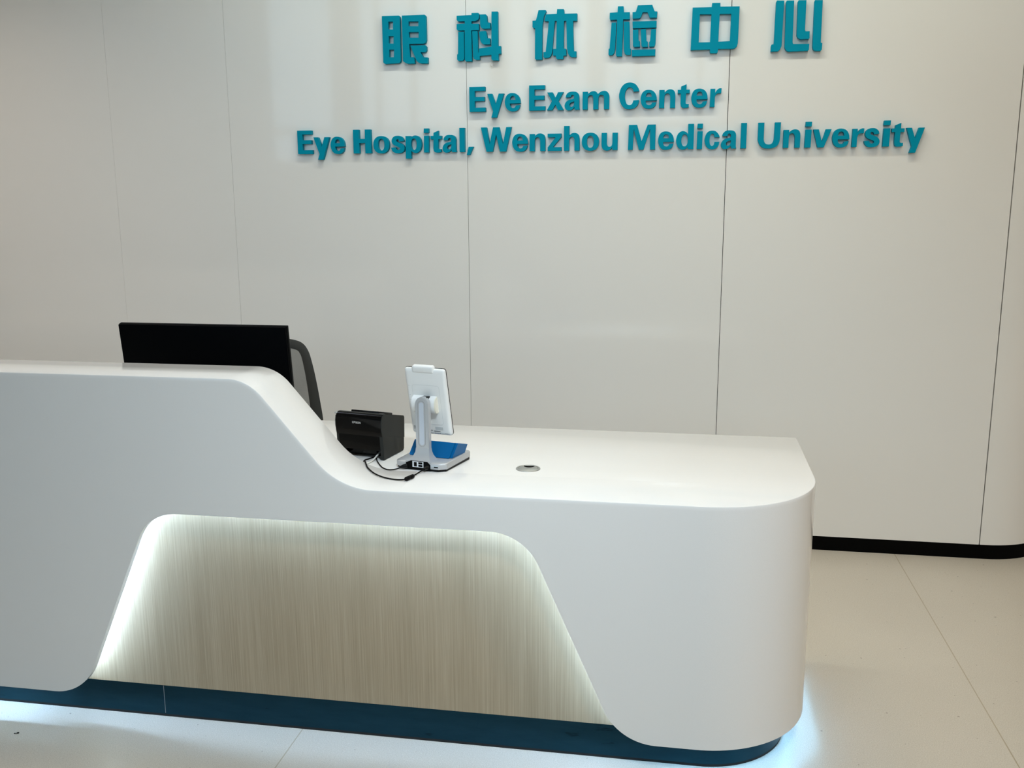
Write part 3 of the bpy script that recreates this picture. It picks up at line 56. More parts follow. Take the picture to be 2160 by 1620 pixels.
CHARACTERS = [[[[[-1.3355,2.3772],[-1.2575,2.3768],[-1.254,2.3721],[-1.2546,2.1872],[-1.2582,2.1795],[-1.2642,2.1765],[-1.3277,2.1747],[-1.3351,2.1808]],[[-1.3072,2.3532],[-1.2849,2.3525],[-1.2859,2.3192],[-1.3082,2.3199]],[[-1.3067,2.292],[-1.2844,2.2913],[-1.2853,2.2601],[-1.3077,2.2608]],[[-1.3066,2.2349],[-1.2839,2.2342],[-1.2849,2.202],[-1.3076,2.2026]]],[[[-1.2445,2.3763],[-1.1403,2.3762],[-1.1355,2.3702],[-1.1357,2.2694],[-1.1389,2.2603],[-1.1493,2.2551],[-1.2141,2.2564],[-1.2114,2.1999],[-1.1955,2.1998],[-1.1914,2.1955],[-1.1908,2.1727],[-1.2247,2.1728],[-1.2347,2.1773],[-1.2438,2.1838]],[[-1.2145,2.3507],[-1.1695,2.3492],[-1.17,2.3292],[-1.2151,2.3307]],[[-1.2139,2.3064],[-1.1698,2.305],[-1.1703,2.2815],[-1.2145,2.2829]]],[[[-1.2092,2.2493],[-1.1408,2.2488],[-1.1351,2.2429],[-1.136,2.2263],[-1.1398,2.2211],[-1.1465,2.2193],[-1.1632,2.2197],[-1.1512,2.1985],[-1.1304,2.1969],[-1.1309,2.1721],[-1.1627,2.1724],[-1.1743,2.1767],[-1.1824,2.1859]]]],[[[[-0.9967,2.3669],[-0.9306,2.3676],[-0.9302,2.3758],[-0.9004,2.3755],[-0.8968,2.3701],[-0.8979,2.3551],[-0.9016,2.3469],[-0.9147,2.3424],[-0.9313,2.3427],[-0.9314,2.3313],[-0.8982,2.3302],[-0.898,2.304],[-0.9318,2.3041],[-0.9313,2.1751],[-0.9587,2.1759],[-0.9624,2.1814],[-0.9617,2.3051],[-0.992,2.3053],[-0.9977,2.3108],[-0.9973,2.3316],[-0.9613,2.3331],[-0.9611,2.3432],[-0.9914,2.3435],[-0.997,2.3495]]],[[[-0.9905,2.2995],[-0.9659,2.2996],[-0.9655,2.193],[-0.9676,2.1846],[-0.973,2.179],[-0.9924,2.1787],[-0.9976,2.1846],[-0.9973,2.2046],[-0.9931,2.2076]]],[[[-0.8413,2.3787],[-0.8142,2.378],[-0.8139,2.2356],[-0.8021,2.2352],[-0.8015,2.2033],[-0.8121,2.2027],[-0.8123,2.1757],[-0.8383,2.1764],[-0.8432,2.1811],[-0.8438,2.2002],[-0.8961,2.1964],[-0.8963,2.1811],[-0.9143,2.1808],[-0.9224,2.1856],[-0.9256,2.1949],[-0.9279,2.3009],[-0.9041,2.3001],[-0.9024,2.2111],[-0.8997,2.211],[-0.899,2.2275],[-0.8435,2.234]]],[[[-0.8935,2.3685],[-0.8673,2.3683],[-0.8628,2.3637],[-0.8603,2.3365],[-0.8579,2.3344],[-0.8474,2.333],[-0.8471,2.3089],[-0.8793,2.3092],[-0.8882,2.314],[-0.8921,2.3232]]],[[[-0.8989,2.2985],[-0.868,2.2994],[-0.8652,2.2936],[-0.8618,2.2715],[-0.8594,2.2691],[-0.8492,2.2688],[-0.8488,2.2438],[-0.8759,2.2438],[-0.8857,2.2487],[-0.8921,2.2595]]]],[[[[-0.6354,2.3773],[-0.6048,2.3769],[-0.6021,2.3709],[-0.6119,2.3519],[-0.6185,2.317],[-0.62,2.1733],[-0.6477,2.1741],[-0.6514,2.1785],[-0.6504,2.3036],[-0.658,2.3041],[-0.662,2.3091],[-0.662,2.335],[-0.6484,2.3352],[-0.6461,2.3374]]],[[[-0.604,2.3587],[-0.5565,2.3596],[-0.555,2.3781],[-0.5266,2.3774],[-0.5242,2.3589],[-0.4692,2.358],[-0.4689,2.3282],[-0.4862,2.3286],[-0.4859,2.2895],[-0.4822,2.2041],[-0.4711,2.2035],[-0.4709,2.18],[-0.4907,2.1803],[-0.5018,2.1866],[-0.5079,2.1958],[-0.5115,2.2155],[-0.5153,2.3296],[-0.5256,2.33],[-0.5266,2.2159],[-0.5159,2.2152],[-0.5142,2.1877],[-0.5269,2.1873],[-0.5279,2.173],[-0.555,2.1738],[-0.5593,2.1792],[-0.5597,2.1883],[-0.5726,2.1886],[-0.5726,2.2162],[-0.5588,2.2164],[-0.5564,2.331],[-0.5651,2.3313],[-0.5689,2.2922],[-0.575,2.2159],[-0.5774,2.1978],[-0.5829,2.1859],[-0.5917,2.1804],[-0.6101,2.1799],[-0.6145,2.1845],[-0.6141,2.2039],[-0.6045,2.2044],[-0.5943,2.293],[-0.5912,2.3303],[-0.6087,2.3312],[-0.6087,2.3384]]]],[[[[-0.296,2.3802],[-0.2723,2.3801],[-0.2702,2.3553],[-0.2454,2.3552],[-0.2449,2.3269],[-0.273,2.3271],[-0.2728,2.2976],[-0.2752,2.1772],[-0.2976,2.1779],[-0.3009,2.1826],[-0.2986,2.2984],[-0.2984,2.3268],[-0.3277,2.3263],[-0.33,2.3309],[-0.3297,2.3553],[-0.2967,2.3563]]],[[[-0.3216,2.315],[-0.3017,2.3159],[-0.3018,2.2985],[-0.3052,2.206],[-0.3087,2.1921],[-0.3159,2.1838],[-0.3302,2.1831],[-0.333,2.1866],[-0.3325,2.2091],[-0.3284,2.2103]]],[[[-0.2701,2.3177],[-0.2463,2.3166],[-0.2451,2.2966],[-0.2422,2.208],[-0.2378,2.2071],[-0.2382,2.1824],[-0.2567,2.1829],[-0.2641,2.1885],[-0.2672,2.2002]]],[[[-0.2119,2.3809],[-0.1514,2.3808],[-0.1426,2.3579],[-0.1402,2.3545],[-0.1299,2.3537],[-0.1309,2.3294],[-0.1603,2.3297],[-0.1711,2.3524],[-0.191,2.3528],[-0.1971,2.3363],[-0.2017,2.3303],[-0.2057,2.3286],[-0.2329,2.3284],[-0.234,2.3543],[-0.2214,2.3551],[-0.2191,2.3576]]],[[[-0.2335,2.3169],[-0.1321,2.3165],[-0.1323,2.2895],[-0.2321,2.2895]]],[[[-0.2312,2.2831],[-0.208,2.2839],[-0.2063,2.2401],[-0.2009,2.2361],[-0.2002,2.2145],[-0.2235,2.2136],[-0.2295,2.22]]],[[[-0.1976,2.2843],[-0.176,2.2852],[-0.1726,2.236],[-0.1669,2.2335],[-0.1665,2.2127],[-0.1881,2.2126],[-0.1938,2.2189]]],[[[-0.154,2.2837],[-0.1338,2.2838],[-0.1348,2.2271],[-0.1365,2.218],[-0.1409,2.2132],[-0.1604,2.2133],[-0.1617,2.231],[-0.1574,2.2363]]],[[[-0.2345,2.2024],[-0.1342,2.2022],[-0.1349,2.1763],[-0.2324,2.1763]]]],[[[[0.0162,2.3638],[0.094,2.3626],[0.0956,2.3789],[0.1293,2.3783],[0.1298,2.3634],[0.2083,2.3619],[0.2069,2.2166],[0.2034,2.2041],[0.1955,2.1966],[0.1863,2.1945],[0.1265,2.1956],[0.1248,2.1826],[0.1213,2.1787],[0.096,2.1792],[0.0932,2.1835],[0.0925,2.1948],[0.0127,2.1943]],[[0.0471,2.3362],[0.0942,2.3349],[0.0923,2.2236],[0.0455,2.2241]],[[0.1282,2.335],[0.1752,2.3338],[0.1739,2.2253],[0.1264,2.2247]]]],[[[[0.357,2.3789],[0.3866,2.3778],[0.3844,2.199],[0.3796,2.1871],[0.3698,2.179],[0.342,2.1789],[0.3419,2.2016],[0.3441,2.2066],[0.3529,2.2077],[0.3549,2.3737]]],[[[0.397,2.3774],[0.4261,2.3767],[0.4279,2.213],[0.4306,2.206],[0.4952,2.2049],[0.4944,2.1811],[0.4912,2.1779],[0.4132,2.1768],[0.4028,2.1822],[0.3969,2.1933],[0.3945,2.3729]]],[[[0.4438,2.3768],[0.4748,2.3762],[0.4749,2.2604],[0.4776,2.2544],[0.4939,2.2542],[0.4947,2.2274],[0.4915,2.2242],[0.4586,2.2239],[0.4476,2.23],[0.4431,2.2396],[0.4413,2.3718]]],[[[0.5088,2.3749],[0.5393,2.374],[0.5405,2.2078],[0.5466,2.206],[0.546,2.1809],[0.5422,2.176],[0.5201,2.1764],[0.5118,2.1816],[0.5086,2.1926],[0.5073,2.3693]]]]]
# ------------------------------------------------------------------ materials
def mat(name, col, rough=0.5, metal=0.0, spec=0.5, coat=0.0, emit=None, estr=0.0, alpha=None, trans=0.0):
    m = bpy.data.materials.new(name); m.use_nodes = True
    b = m.node_tree.nodes['Principled BSDF']
    b.inputs['Base Color'].default_value = (*col, 1); b.inputs['Roughness'].default_value = rough
    b.inputs['Metallic'].default_value = metal; b.inputs['Specular IOR Level'].default_value = spec
    b.inputs['Coat Weight'].default_value = coat; b.inputs['Coat Roughness'].default_value = 0.08
    b.inputs['Transmission Weight'].default_value = trans
    if emit: b.inputs['Emission Color'].default_value = (*emit, 1); b.inputs['Emission Strength'].default_value = estr
    if alpha is not None: b.inputs['Alpha'].default_value = alpha
    return m

def nodes(m): return m.node_tree.nodes, m.node_tree.links, m.node_tree.nodes['Principled BSDF']

def obj_coords(m, scale):
    N, L, b = nodes(m)
    t = N.new('ShaderNodeTexCoord'); mp = N.new('ShaderNodeMapping'); mp.inputs['Scale'].default_value = scale
    L.new(t.outputs['Object'], mp.inputs['Vector']); return mp.outputs['Vector']

def noise(m, vec, scale, detail=2, rough=0.5):
    N, L, b = nodes(m); n = N.new('ShaderNodeTexNoise')
    n.inputs['Scale'].default_value = scale; n.inputs['Detail'].default_value = detail; n.inputs['Roughness'].default_value = rough
    L.new(vec, n.inputs['Vector']); return n.outputs['Fac']

def ramp(m, fac, stops):
    N, L, b = nodes(m); r = N.new('ShaderNodeValToRGB'); e = r.color_ramp.elements
    e[0].position = stops[0][0]; e[0].color = (*stops[0][1], 1)
    e[1].position = stops[-1][0]; e[1].color = (*stops[-1][1], 1)
    for p, c in stops[1:-1]:
        k = e.new(p); k.color = (*c, 1)
    L.new(fac, r.inputs['Fac']); return r.outputs['Color']

def mixc(m, fac, a, bb, mode='MIX'):
    N, L, b = nodes(m); x = N.new('ShaderNodeMix'); x.data_type = 'RGBA'; x.blend_type = mode
    if isinstance(fac, (int, float)): x.inputs[0].default_value = fac
    else: L.new(fac, x.inputs[0])
    for sock, v in ((x.inputs[6], a), (x.inputs[7], bb)):
        if isinstance(v, tuple): sock.default_value = (*v, 1)
        else: L.new(v, sock)
    return x.outputs[2]

def math_node(m, op, a, bval=None, c=None):
    N, L, b = nodes(m); x = N.new('ShaderNodeMath'); x.operation = op
    for i, v in enumerate((a, bval, c)):
        if v is None: continue
        if isinstance(v, (int, float)): x.inputs[i].default_value = v
        else: L.new(v, x.inputs[i])
    return x.outputs[0]

def set_col(m, out): N, L, b = nodes(m); L.new(out, b.inputs['Base Color'])

def bump(m, fac, strength, dist=0.001):
    N, L, b = nodes(m); x = N.new('ShaderNodeBump'); x.inputs['Strength'].default_value = strength; x.inputs['Distance'].default_value = dist
    L.new(fac, x.inputs['Height']); L.new(x.outputs['Normal'], b.inputs['Normal'])

M = {}
STAIN = (-0.8451, 2.1580)       # small brownish scuff on the wall panel under the second character
M['wall'] = mat('wall_panel_white', (0.74, 0.72, 0.67), 0.05, spec=0.45)
v = obj_coords(M['wall'], (1, 1, 1)); set_col(M['wall'], ramp(M['wall'], noise(M['wall'], v, 1.3, 3), [(0.3, (0.84, 0.822, 0.778)), (0.7, (0.85, 0.832, 0.788))]))
m = M['wall']; N, L, b = nodes(m); src = b.inputs['Base Color'].links[0].from_socket
sp = N.new('ShaderNodeSeparateXYZ'); L.new(v, sp.inputs[0])
dx = math_node(m, 'SUBTRACT', sp.outputs['X'], STAIN[0]); dz = math_node(m, 'MULTIPLY', math_node(m, 'SUBTRACT', sp.outputs['Z'], STAIN[1]), 0.7)
rr = math_node(m, 'SQRT', math_node(m, 'ADD', math_node(m, 'MULTIPLY', dx, dx), math_node(m, 'MULTIPLY', dz, dz)))
fac = math_node(m, 'MULTIPLY', ramp(m, rr, [(0.002, (1, 1, 1)), (0.013, (0, 0, 0))]), ramp(m, noise(m, v, 190, 2), [(0.42, (0, 0, 0)), (0.62, (0.55, 0.55, 0.55))]))
set_col(m, mixc(m, fac, src, (0.42, 0.37, 0.28)))
M['backing'] = mat('panel_backing', (0.03, 0.028, 0.025), 0.8)
M['base'] = mat('black_baseboard', (0.0015, 0.0015, 0.0015), 0.5, spec=0.05)
M['plaster'] = mat('room_plaster', (0.72, 0.70, 0.66), 0.8)
v = obj_coords(M['plaster'], (1, 1, 1)); bump(M['plaster'], noise(M['plaster'], v, 60, 3), 0.1)
M['beige'] = mat('warm_beige_plaster', (0.36, 0.30, 0.235), 0.8)
M['ceil'] = mat('ceiling_paint', (0.80, 0.79, 0.77), 0.85)
M['mullion'] = mat('mullion_grey', (0.14, 0.15, 0.16), 0.5)
M['lamp'] = mat('ceiling_diffuser', (0.9, 0.9, 0.9), 0.5, emit=(1.0, 0.94, 0.86), estr=1.0)

# terrazzo floor: pale cement with fine chips, thin metal dividers every 2.084 m
M['floor'] = mat('terrazzo', (0.6, 0.55, 0.47), 0.30, spec=0.4)
m = M['floor']; N, L, b = nodes(m); v = obj_coords(m, (1, 1, 1))
fine = noise(m, v, 420, 2, 0.6); chips = noise(m, v, 210, 2, 0.6); spots = noise(m, v, 60, 1, 0.4); big = noise(m, v, 2.0, 3, 0.5)
c = ramp(m, fine, [(0.33, (0.46, 0.41, 0.335)), (0.5, (0.59, 0.54, 0.455)), (0.66, (0.71, 0.66, 0.58))])
c = mixc(m, ramp(m, chips, [(0.66, (0, 0, 0)), (0.72, (1, 1, 1))]), c, (0.42, 0.36, 0.28))
c = mixc(m, ramp(m, chips, [(0.28, (1, 1, 1)), (0.34, (0, 0, 0))]), c, (0.72, 0.69, 0.62))
c = mixc(m, ramp(m, spots, [(0.775, (0, 0, 0)), (0.79, (1, 1, 1))]), c, (0.22, 0.18, 0.14))
c = mixc(m, 0.25, c, ramp(m, big, [(0.35, (0.52, 0.47, 0.39)), (0.65, (0.62, 0.57, 0.49))]))
sx = N.new('ShaderNodeSeparateXYZ'); L.new(v, sx.inputs[0])
wv = math_node(m, 'WRAP', math_node(m, 'SUBTRACT', sx.outputs['X'], 0.984), 1.042, -1.042)
line = math_node(m, 'LESS_THAN', math_node(m, 'ABSOLUTE', wv), 0.0020)
set_col(m, mixc(m, line, c, (0.42, 0.36, 0.26)))

M['solid'] = mat('white_solid_surface', (0.82, 0.805, 0.785), 0.10, spec=0.45)
v = obj_coords(M['solid'], (1, 1, 1)); set_col(M['solid'], ramp(M['solid'], noise(M['solid'], v, 900, 1), [(0.3, (0.79, 0.775, 0.75)), (0.7, (0.82, 0.805, 0.78))]))
M['wood'] = mat('fine_line_oak_laminate', (0.4, 0.34, 0.25), 0.42, spec=0.4)
m = M['wood']
v1 = obj_coords(m, (330, 1, 2.2)); v2 = obj_coords(m, (1100, 1, 7)); v3 = obj_coords(m, (14, 1, 0.8))
c = ramp(m, noise(m, v1, 1.0, 3, 0.65), [(0.30, (0.24, 0.178, 0.104)), (0.50, (0.35, 0.267, 0.168)), (0.72, (0.46, 0.365, 0.245))])
c = mixc(m, 0.35, c, ramp(m, noise(m, v2, 1.0, 2, 0.6), [(0.3, (0.25, 0.185, 0.11)), (0.7, (0.46, 0.36, 0.24))]))
c = mixc(m, 0.18, c, ramp(m, noise(m, v3, 1.0, 2), [(0.35, (0.29, 0.217, 0.135)), (0.65, (0.44, 0.34, 0.226))]))
set_col(m, c)
M['kick'] = mat('dark_brushed_steel', (0.013, 0.042, 0.062), 0.30, metal=1.0)
m = M['kick']; v = obj_coords(m, (3, 3, 300)); bump(m, noise(m, v, 1.0, 3, 0.6), 0.12, 0.0004)
v = obj_coords(m, (9, 9, 45)); set_col(m, ramp(m, noise(m, v, 1.0, 3, 0.6), [(0.24, (0.006, 0.016, 0.022)), (0.33, (0.012, 0.041, 0.061)), (0.7, (0.015, 0.048, 0.071))]))
M['gap'] = mat('black_rubber_strip', (0.006, 0.007, 0.008), 0.7)
M['joint'] = mat('kick_plate_joint', (0.22, 0.24, 0.25), 0.6)
M['led'] = mat('led_strip_cool_white', (0.9, 0.95, 1), 0.5, emit=(0.40, 0.65, 1.0), estr=112)
M['led_end'] = mat('led_strip_end_white', (0.9, 0.95, 1), 0.5, emit=(0.26, 0.60, 1.0), estr=58)
M['niche'] = mat('led_strip_niche_white', (0.9, 0.95, 1), 0.5, emit=(0.435, 0.67, 1.0), estr=116)
M['teal'] = mat('teal_acrylic', (0.0, 0.24, 0.36), 0.5, spec=0.06)
v = obj_coords(M['teal'], (1, 1, 1)); set_col(M['teal'], ramp(M['teal'], noise(M['teal'], v, 3, 2), [(0.3, (0.0, 0.265, 0.385)), (0.7, (0.0, 0.275, 0.40))]))
M['black'] = mat('black_plastic', (0.003, 0.0033, 0.0036), 0.38, spec=0.2)
M['gloss'] = mat('glossy_black_plastic', (0.001, 0.0012, 0.0014), 0.12, spec=0.2)
M['side'] = mat('matt_black_plastic', (0.022, 0.0235, 0.0215), 0.5, spec=0.2)
v = obj_coords(M['side'], (1, 1, 1)); bump(M['side'], noise(M['side'], v, 900, 2), 0.15, 0.0003)
M['monitor'] = mat('monitor_black', (0.0006, 0.0009, 0.0014), 0.5, spec=0.04)
M['screen'] = mat('screen_glass', (0.004, 0.004, 0.005), 0.1)
M['logo'] = mat('logo_silver', (0.55, 0.56, 0.57), 0.35, metal=0.6)
M['dimlogo'] = mat('logo_dark_grey', (0.012, 0.013, 0.016), 0.3)
M['silver'] = mat('silver_plastic', (0.52, 0.53, 0.54), 0.32, metal=0.35)
M['silver2'] = mat('pale_silver_inlay', (0.60, 0.65, 0.72), 0.35, metal=0.3)
M['groove'] = mat('groove_grey', (0.30, 0.31, 0.32), 0.5)
M['white'] = mat('white_plastic', (0.80, 0.805, 0.79), 0.38)
M['cream'] = mat('cream_plastic', (0.80, 0.77, 0.66), 0.4)
M['pale'] = mat('pale_grey_line', (0.55, 0.57, 0.57), 0.5)
M['print'] = mat('dark_print', (0.10, 0.10, 0.10), 0.6)
M['sticker'] = mat('grey_sticker', (0.50, 0.52, 0.52), 0.5)
M['port'] = mat('port_white', (0.75, 0.77, 0.80), 0.4)
M['hole'] = mat('dark_opening', (0.002, 0.002, 0.002), 0.8, spec=0.1)
M['blue'] = mat('blue_acrylic', (0.0, 0.105, 0.29), 0.4, spec=0.2, trans=0.0)
M['cable'] = mat('black_cable_rubber', (0.0015, 0.0015, 0.0017), 0.5, spec=0.12)
M['wcable'] = mat('white_cable_rubber', (0.75, 0.75, 0.70), 0.5)
M['chrome'] = mat('satin_aluminium', (0.52, 0.52, 0.50), 0.38, metal=0.85)
M['chair'] = mat('grey_chair_frame', (0.036, 0.036, 0.031), 0.55)
M['chairmesh'] = mat('grey_mesh_fabric', (0.075, 0.077, 0.068), 0.9)
M['seat'] = mat('dark_seat_fabric', (0.03, 0.03, 0.032), 0.9)
m = M['chairmesh']; N, L, b = nodes(m); v = obj_coords(m, (1, 1, 1)); sx = N.new('ShaderNodeSeparateXYZ'); L.new(v, sx.inputs[0])
ww = []
for ax in ('X', 'Z'):
    ww.append(math_node(m, 'GREATER_THAN', math_node(m, 'FRACT', math_node(m, 'MULTIPLY', sx.outputs[ax], 640.0)), 0.58))
L.new(math_node(m, 'MAXIMUM', ww[0], ww[1]), b.inputs['Alpha'])

# ------------------------------------------------------------------ geometry helpers
def finish(bm, name, material, parent=None, smooth=None, mw=None):
    bmesh.ops.recalc_face_normals(bm, faces=bm.faces)
    me = bpy.data.meshes.new(name)
    if smooth is not None:
        for f in bm.faces: f.smooth = True
        lim = math.radians(smooth)
        for e in bm.edges:
            if len(e.link_faces) != 2 or e.calc_face_angle(0) > lim: e.smooth = False
    bm.to_mesh(me); bm.free(); me.materials.append(material)
    o = bpy.data.objects.new(name, me); COL.objects.link(o)
    if parent is not None: o.parent = parent
    if mw is not None: o.matrix_local = mw
    return o

def tag(o, label, cat, group=None):
    o['label'] = label; o['category'] = cat
    if group: o['group'] = group
    return o

def struct(o): o['kind'] = 'structure'; return o

def empty(name, loc, yaw=0.0):
    o = bpy.data.objects.new(name, None); COL.objects.link(o); o.location = loc; o.rotation_euler = (0, 0, yaw); o.empty_display_size = 0.05
    return o

def add_box(bm, lo, hi, bev=0.0, seg=2):
    r = bmesh.ops.create_cube(bm, size=1.0); vs = r['verts']
    for q in vs:
        q.co = Vector([(lo[i] + hi[i]) / 2 + q.co[i] * (hi[i] - lo[i]) for i in range(3)])
    if bev > 0:
        es = list({e for q in vs for e in q.link_edges})
        bmesh.ops.bevel(bm, geom=es, offset=bev, segments=seg, profile=0.5, affect='EDGES', clamp_overlap=True)

def box(name, lo, hi, material, parent=None, bev=0.0, seg=2, mw=None):
    bm = bmesh.new(); add_box(bm, lo, hi, bev, seg)
    return finish(bm, name, material, parent, 35 if bev else None, mw)

def prism(bm, loops, a, b):
    """closed prism: 2-D loops (outer first, then holes); a(p), b(p) map a 2-D point onto the two end caps"""
    loops = [[tuple(p) for p in l] for l in loops]
    tris = tessellate_polygon([[Vector((p[0], p[1], 0)) for p in l] for l in loops])
    flat = [p for l in loops for p in l]
    A = [bm.verts.new(a(p)) for p in flat]; B = [bm.verts.new(b(p)) for p in flat]
    for t in tris:
        for S in (A, B):
            try: bm.faces.new([S[i] for i in t])
            except ValueError: pass
    k = 0
    for l in loops:
        n = len(l)
        for i in range(n):
            j = (i + 1) % n
            try: bm.faces.new((A[k + i], A[k + j], B[k + j], B[k + i]))
            except ValueError: pass
        k += n

def tube(bm, pts, rad, seg=10, closed=False, flat=None):
    """sweep a circle (or an ellipse rad x flat) along points"""
    pts = [Vector(p) for p in pts]; n = len(pts); rings = []
    up = Vector((0, 0, 1))
    for i, p in enumerate(pts):
        a = pts[i - 1] if (i > 0 or closed) else p
        c = pts[(i + 1) % n] if (i < n - 1 or closed) else p
        t = (c - a).normalized()
        s = t.cross(up)
        if s.length < 1e-3: s = t.cross(Vector((0, 1, 0)))
        s.normalize(); w = s.cross(t)
        r = rad[i] if isinstance(rad, (list, tuple)) else rad
        rings.append([bm.verts.new(p + s * math.cos(2 * math.pi * k / seg) * r + w * math.sin(2 * math.pi * k / seg) * (flat if flat else r)) for k in range(seg)])
    for i in range(n if closed else n - 1):
        A, B = rings[i], rings[(i + 1) % n]
        for k in range(seg):
            bm.faces.new((A[k], A[(k + 1) % seg], B[(k + 1) % seg], B[k]))
    if not closed:
        bm.faces.new(rings[0]); bm.faces.new(rings[-1])

def spline(P, n=8):
    P = [Vector(p) for p in P]; out = []
    for i in range(len(P) - 1):
        p0 = P[max(i - 1, 0)]; p1 = P[i]; p2 = P[i + 1]; p3 = P[min(i + 2, len(P) - 1)]
        for k in range(n):
            t = k / n
            out.append(0.5 * (2 * p1 + (p2 - p0) * t + (2 * p0 - 5 * p1 + 4 * p2 - p3) * t * t + (3 * p1 - p0 - 3 * p2 + p3) * t ** 3))
    out.append(P[-1]); return out

def lathe(bm, prof, seg=48, centre=(0, 0, 0)):
    """revolve (r, z) pairs around z"""
    c = Vector(centre); rings = []
    for r, z in prof:
        if r < 1e-6: rings.append([bm.verts.new(c + Vector((0, 0, z)))])
        else: rings.append([bm.verts.new(c + Vector((r * math.cos(2 * math.pi * k / seg), r * math.sin(2 * math.pi * k / seg), z))) for k in range(seg)])
    for A, B in zip(rings, rings[1:]):
        for k in range(seg):
            a = [A[k % len(A)], A[(k + 1) % len(A)]] if len(A) > 1 else [A[0]]
            b = [B[(k + 1) % len(B)], B[k % len(B)]] if len(B) > 1 else [B[0]]
            try: bm.faces.new(a + b)
            except ValueError: pass

def rrect(x0, y0, x1, y1, r, n=6):
    """rounded rectangle; r is one radius or four (bottom left, bottom right, top right, top left)"""
    R = r if isinstance(r, (list, tuple)) else (r,) * 4; P = []
    for (cx, cy, a0), q in zip(((x0, y0, 180), (x1, y0, 270), (x1, y1, 0), (x0, y1, 90)), R):
        sx, sy = (1 if cx == x0 else -1), (1 if cy == y0 else -1)
        if q <= 1e-6: P.append((cx, cy)); continue
        for k in range(n + 1):
            a = math.radians(a0 + 90 * k / n); P.append((cx + sx * q + q * math.cos(a), cy + sy * q + q * math.sin(a)))
    return P

# ------------------------------------------------------------------ the room
WY = 4.334                                  # front face of the panelled wall
bm = bmesh.new(); add_box(bm, (-8, -7, -0.12), (8, 11, 0)); struct(finish(bm, 'floor', M['floor']))
bm = bmesh.new(); add_box(bm, (-8, 0.0, CEIL), (8, 11, CEIL + 0.12)); ceil = struct(finish(bm, 'ceiling', M['ceil']))
bm = bmesh.new(); add_box(bm, (-8, -7, 5.6), (8, 0.0, 5.72)); add_box(bm, (-8, -0.12, CEIL + 0.12), (8, 0.0, 5.6)); struct(finish(bm, 'trim_1', M['ceil']))
struct(box('wall_left', (-8.12, -7, 0), (-8, 11, 5.6), M['beige']))
struct(box('wall_right', (8, -7, 0), (8.12, 11, 5.6), M['beige']))
struct(box('wall_far', (-8, 11, 0), (8, 11.12, CEIL), M['plaster']))
# glazed front behind the camera: mullions to the left, solid to the right
struct(box('wall_front', (0.6, -7.12, 0), (8, -7, 5.6), M['beige']))
fr = bmesh.new(); x = -8.0
while x < 0.5:
    add_box(fr, (x, -7.1, 0), (x + random.choice((0.09, 0.09, 0.3, 0.5)), -7, 5.6)); x += random.choice((0.6, 0.75, 0.95, 1.3))
for z in (0.0, 2.6, 5.45): add_box(fr, (-8, -7.09, z), (0.6, -7.02, z + 0.1))
struct(finish(fr, 'window_1', M['mullion']))
for x, y, p_, c_, s_ in LAMPS:  # the added fill lamps get a diffuser too
    d = box('light_diffuser', (x - 0.26, y - 0.26, CEIL - 0.02), (x + 0.26, y + 0.26, CEIL - 0.001), M['lamp'], ceil); d['kind'] = 'structure'

# the panelled wall: flat panels with thin open joints, a rounded right corner that runs back
joints = [(-2.70, 0.0008), (-2.096, 0.0011), (-0.961, 0.0017), (0.177, 0.0026), (1.337, 0.0044)]
CX, CR = 1.365, 0.33
bm = bmesh.new(); x0 = -5.2
for jx, jw in joints:
    add_box(bm, (x0, WY, 0.066), (jx - jw / 2, WY + 0.016, CEIL)); x0 = jx + jw / 2
path = [(x0, WY)] + [(CX + CR * math.sin(math.radians(a)), WY + CR - CR * math.cos(math.radians(a))) for a in range(0, 91, 5)] + [(CX + CR, 8.5)]
def strip(bm, path, z0, z1, t):
    n = len(path); nor = []
    for i in range(n):
        a = Vector(path[max(i - 1, 0)]); c = Vector(path[min(i + 1, n - 1)]); d = (c - a).normalized(); nor.append(Vector((-d.y, d.x)))
    F = [[bm.verts.new((*p, z)) for z in (z0, z1)] for p in path]
    B = [[bm.verts.new((p[0] + nr.x * t, p[1] + nr.y * t, z)) for z in (z0, z1)] for p, nr in zip(path, nor)]
    for i in range(n - 1):
        bm.faces.new((F[i][0], F[i + 1][0], F[i + 1][1], F[i][1])); bm.faces.new((B[i][0], B[i + 1][0], B[i + 1][1], B[i][1]))
        bm.faces.new((F[i][1], F[i + 1][1], B[i + 1][1], B[i][1])); bm.faces.new((F[i][0], F[i + 1][0], B[i + 1][0], B[i][0]))
    for i in (0, n - 1): bm.faces.new((F[i][0], F[i][1], B[i][1], B[i][0]))
strip(bm, path, 0.066, CEIL, 0.016)
struct(finish(bm, 'wall_back', M['wall'], smooth=30))
bm = bmesh.new(); strip(bm, [(-5.2, WY + 0.018), (CX, WY + 0.018)], 0.0, CEIL, 0.03); struct(finish(bm, 'trim_2', M['backing']))
bm = bmesh.new(); strip(bm, [(-5.2, WY + 0.001), (CX - 0.02, WY + 0.001)] + [(px, py + 0.001) for px, py in path[1:]], 0.0, 0.0655, 0.014)
struct(finish(bm, 'baseboard_back', M['base'], smooth=30))

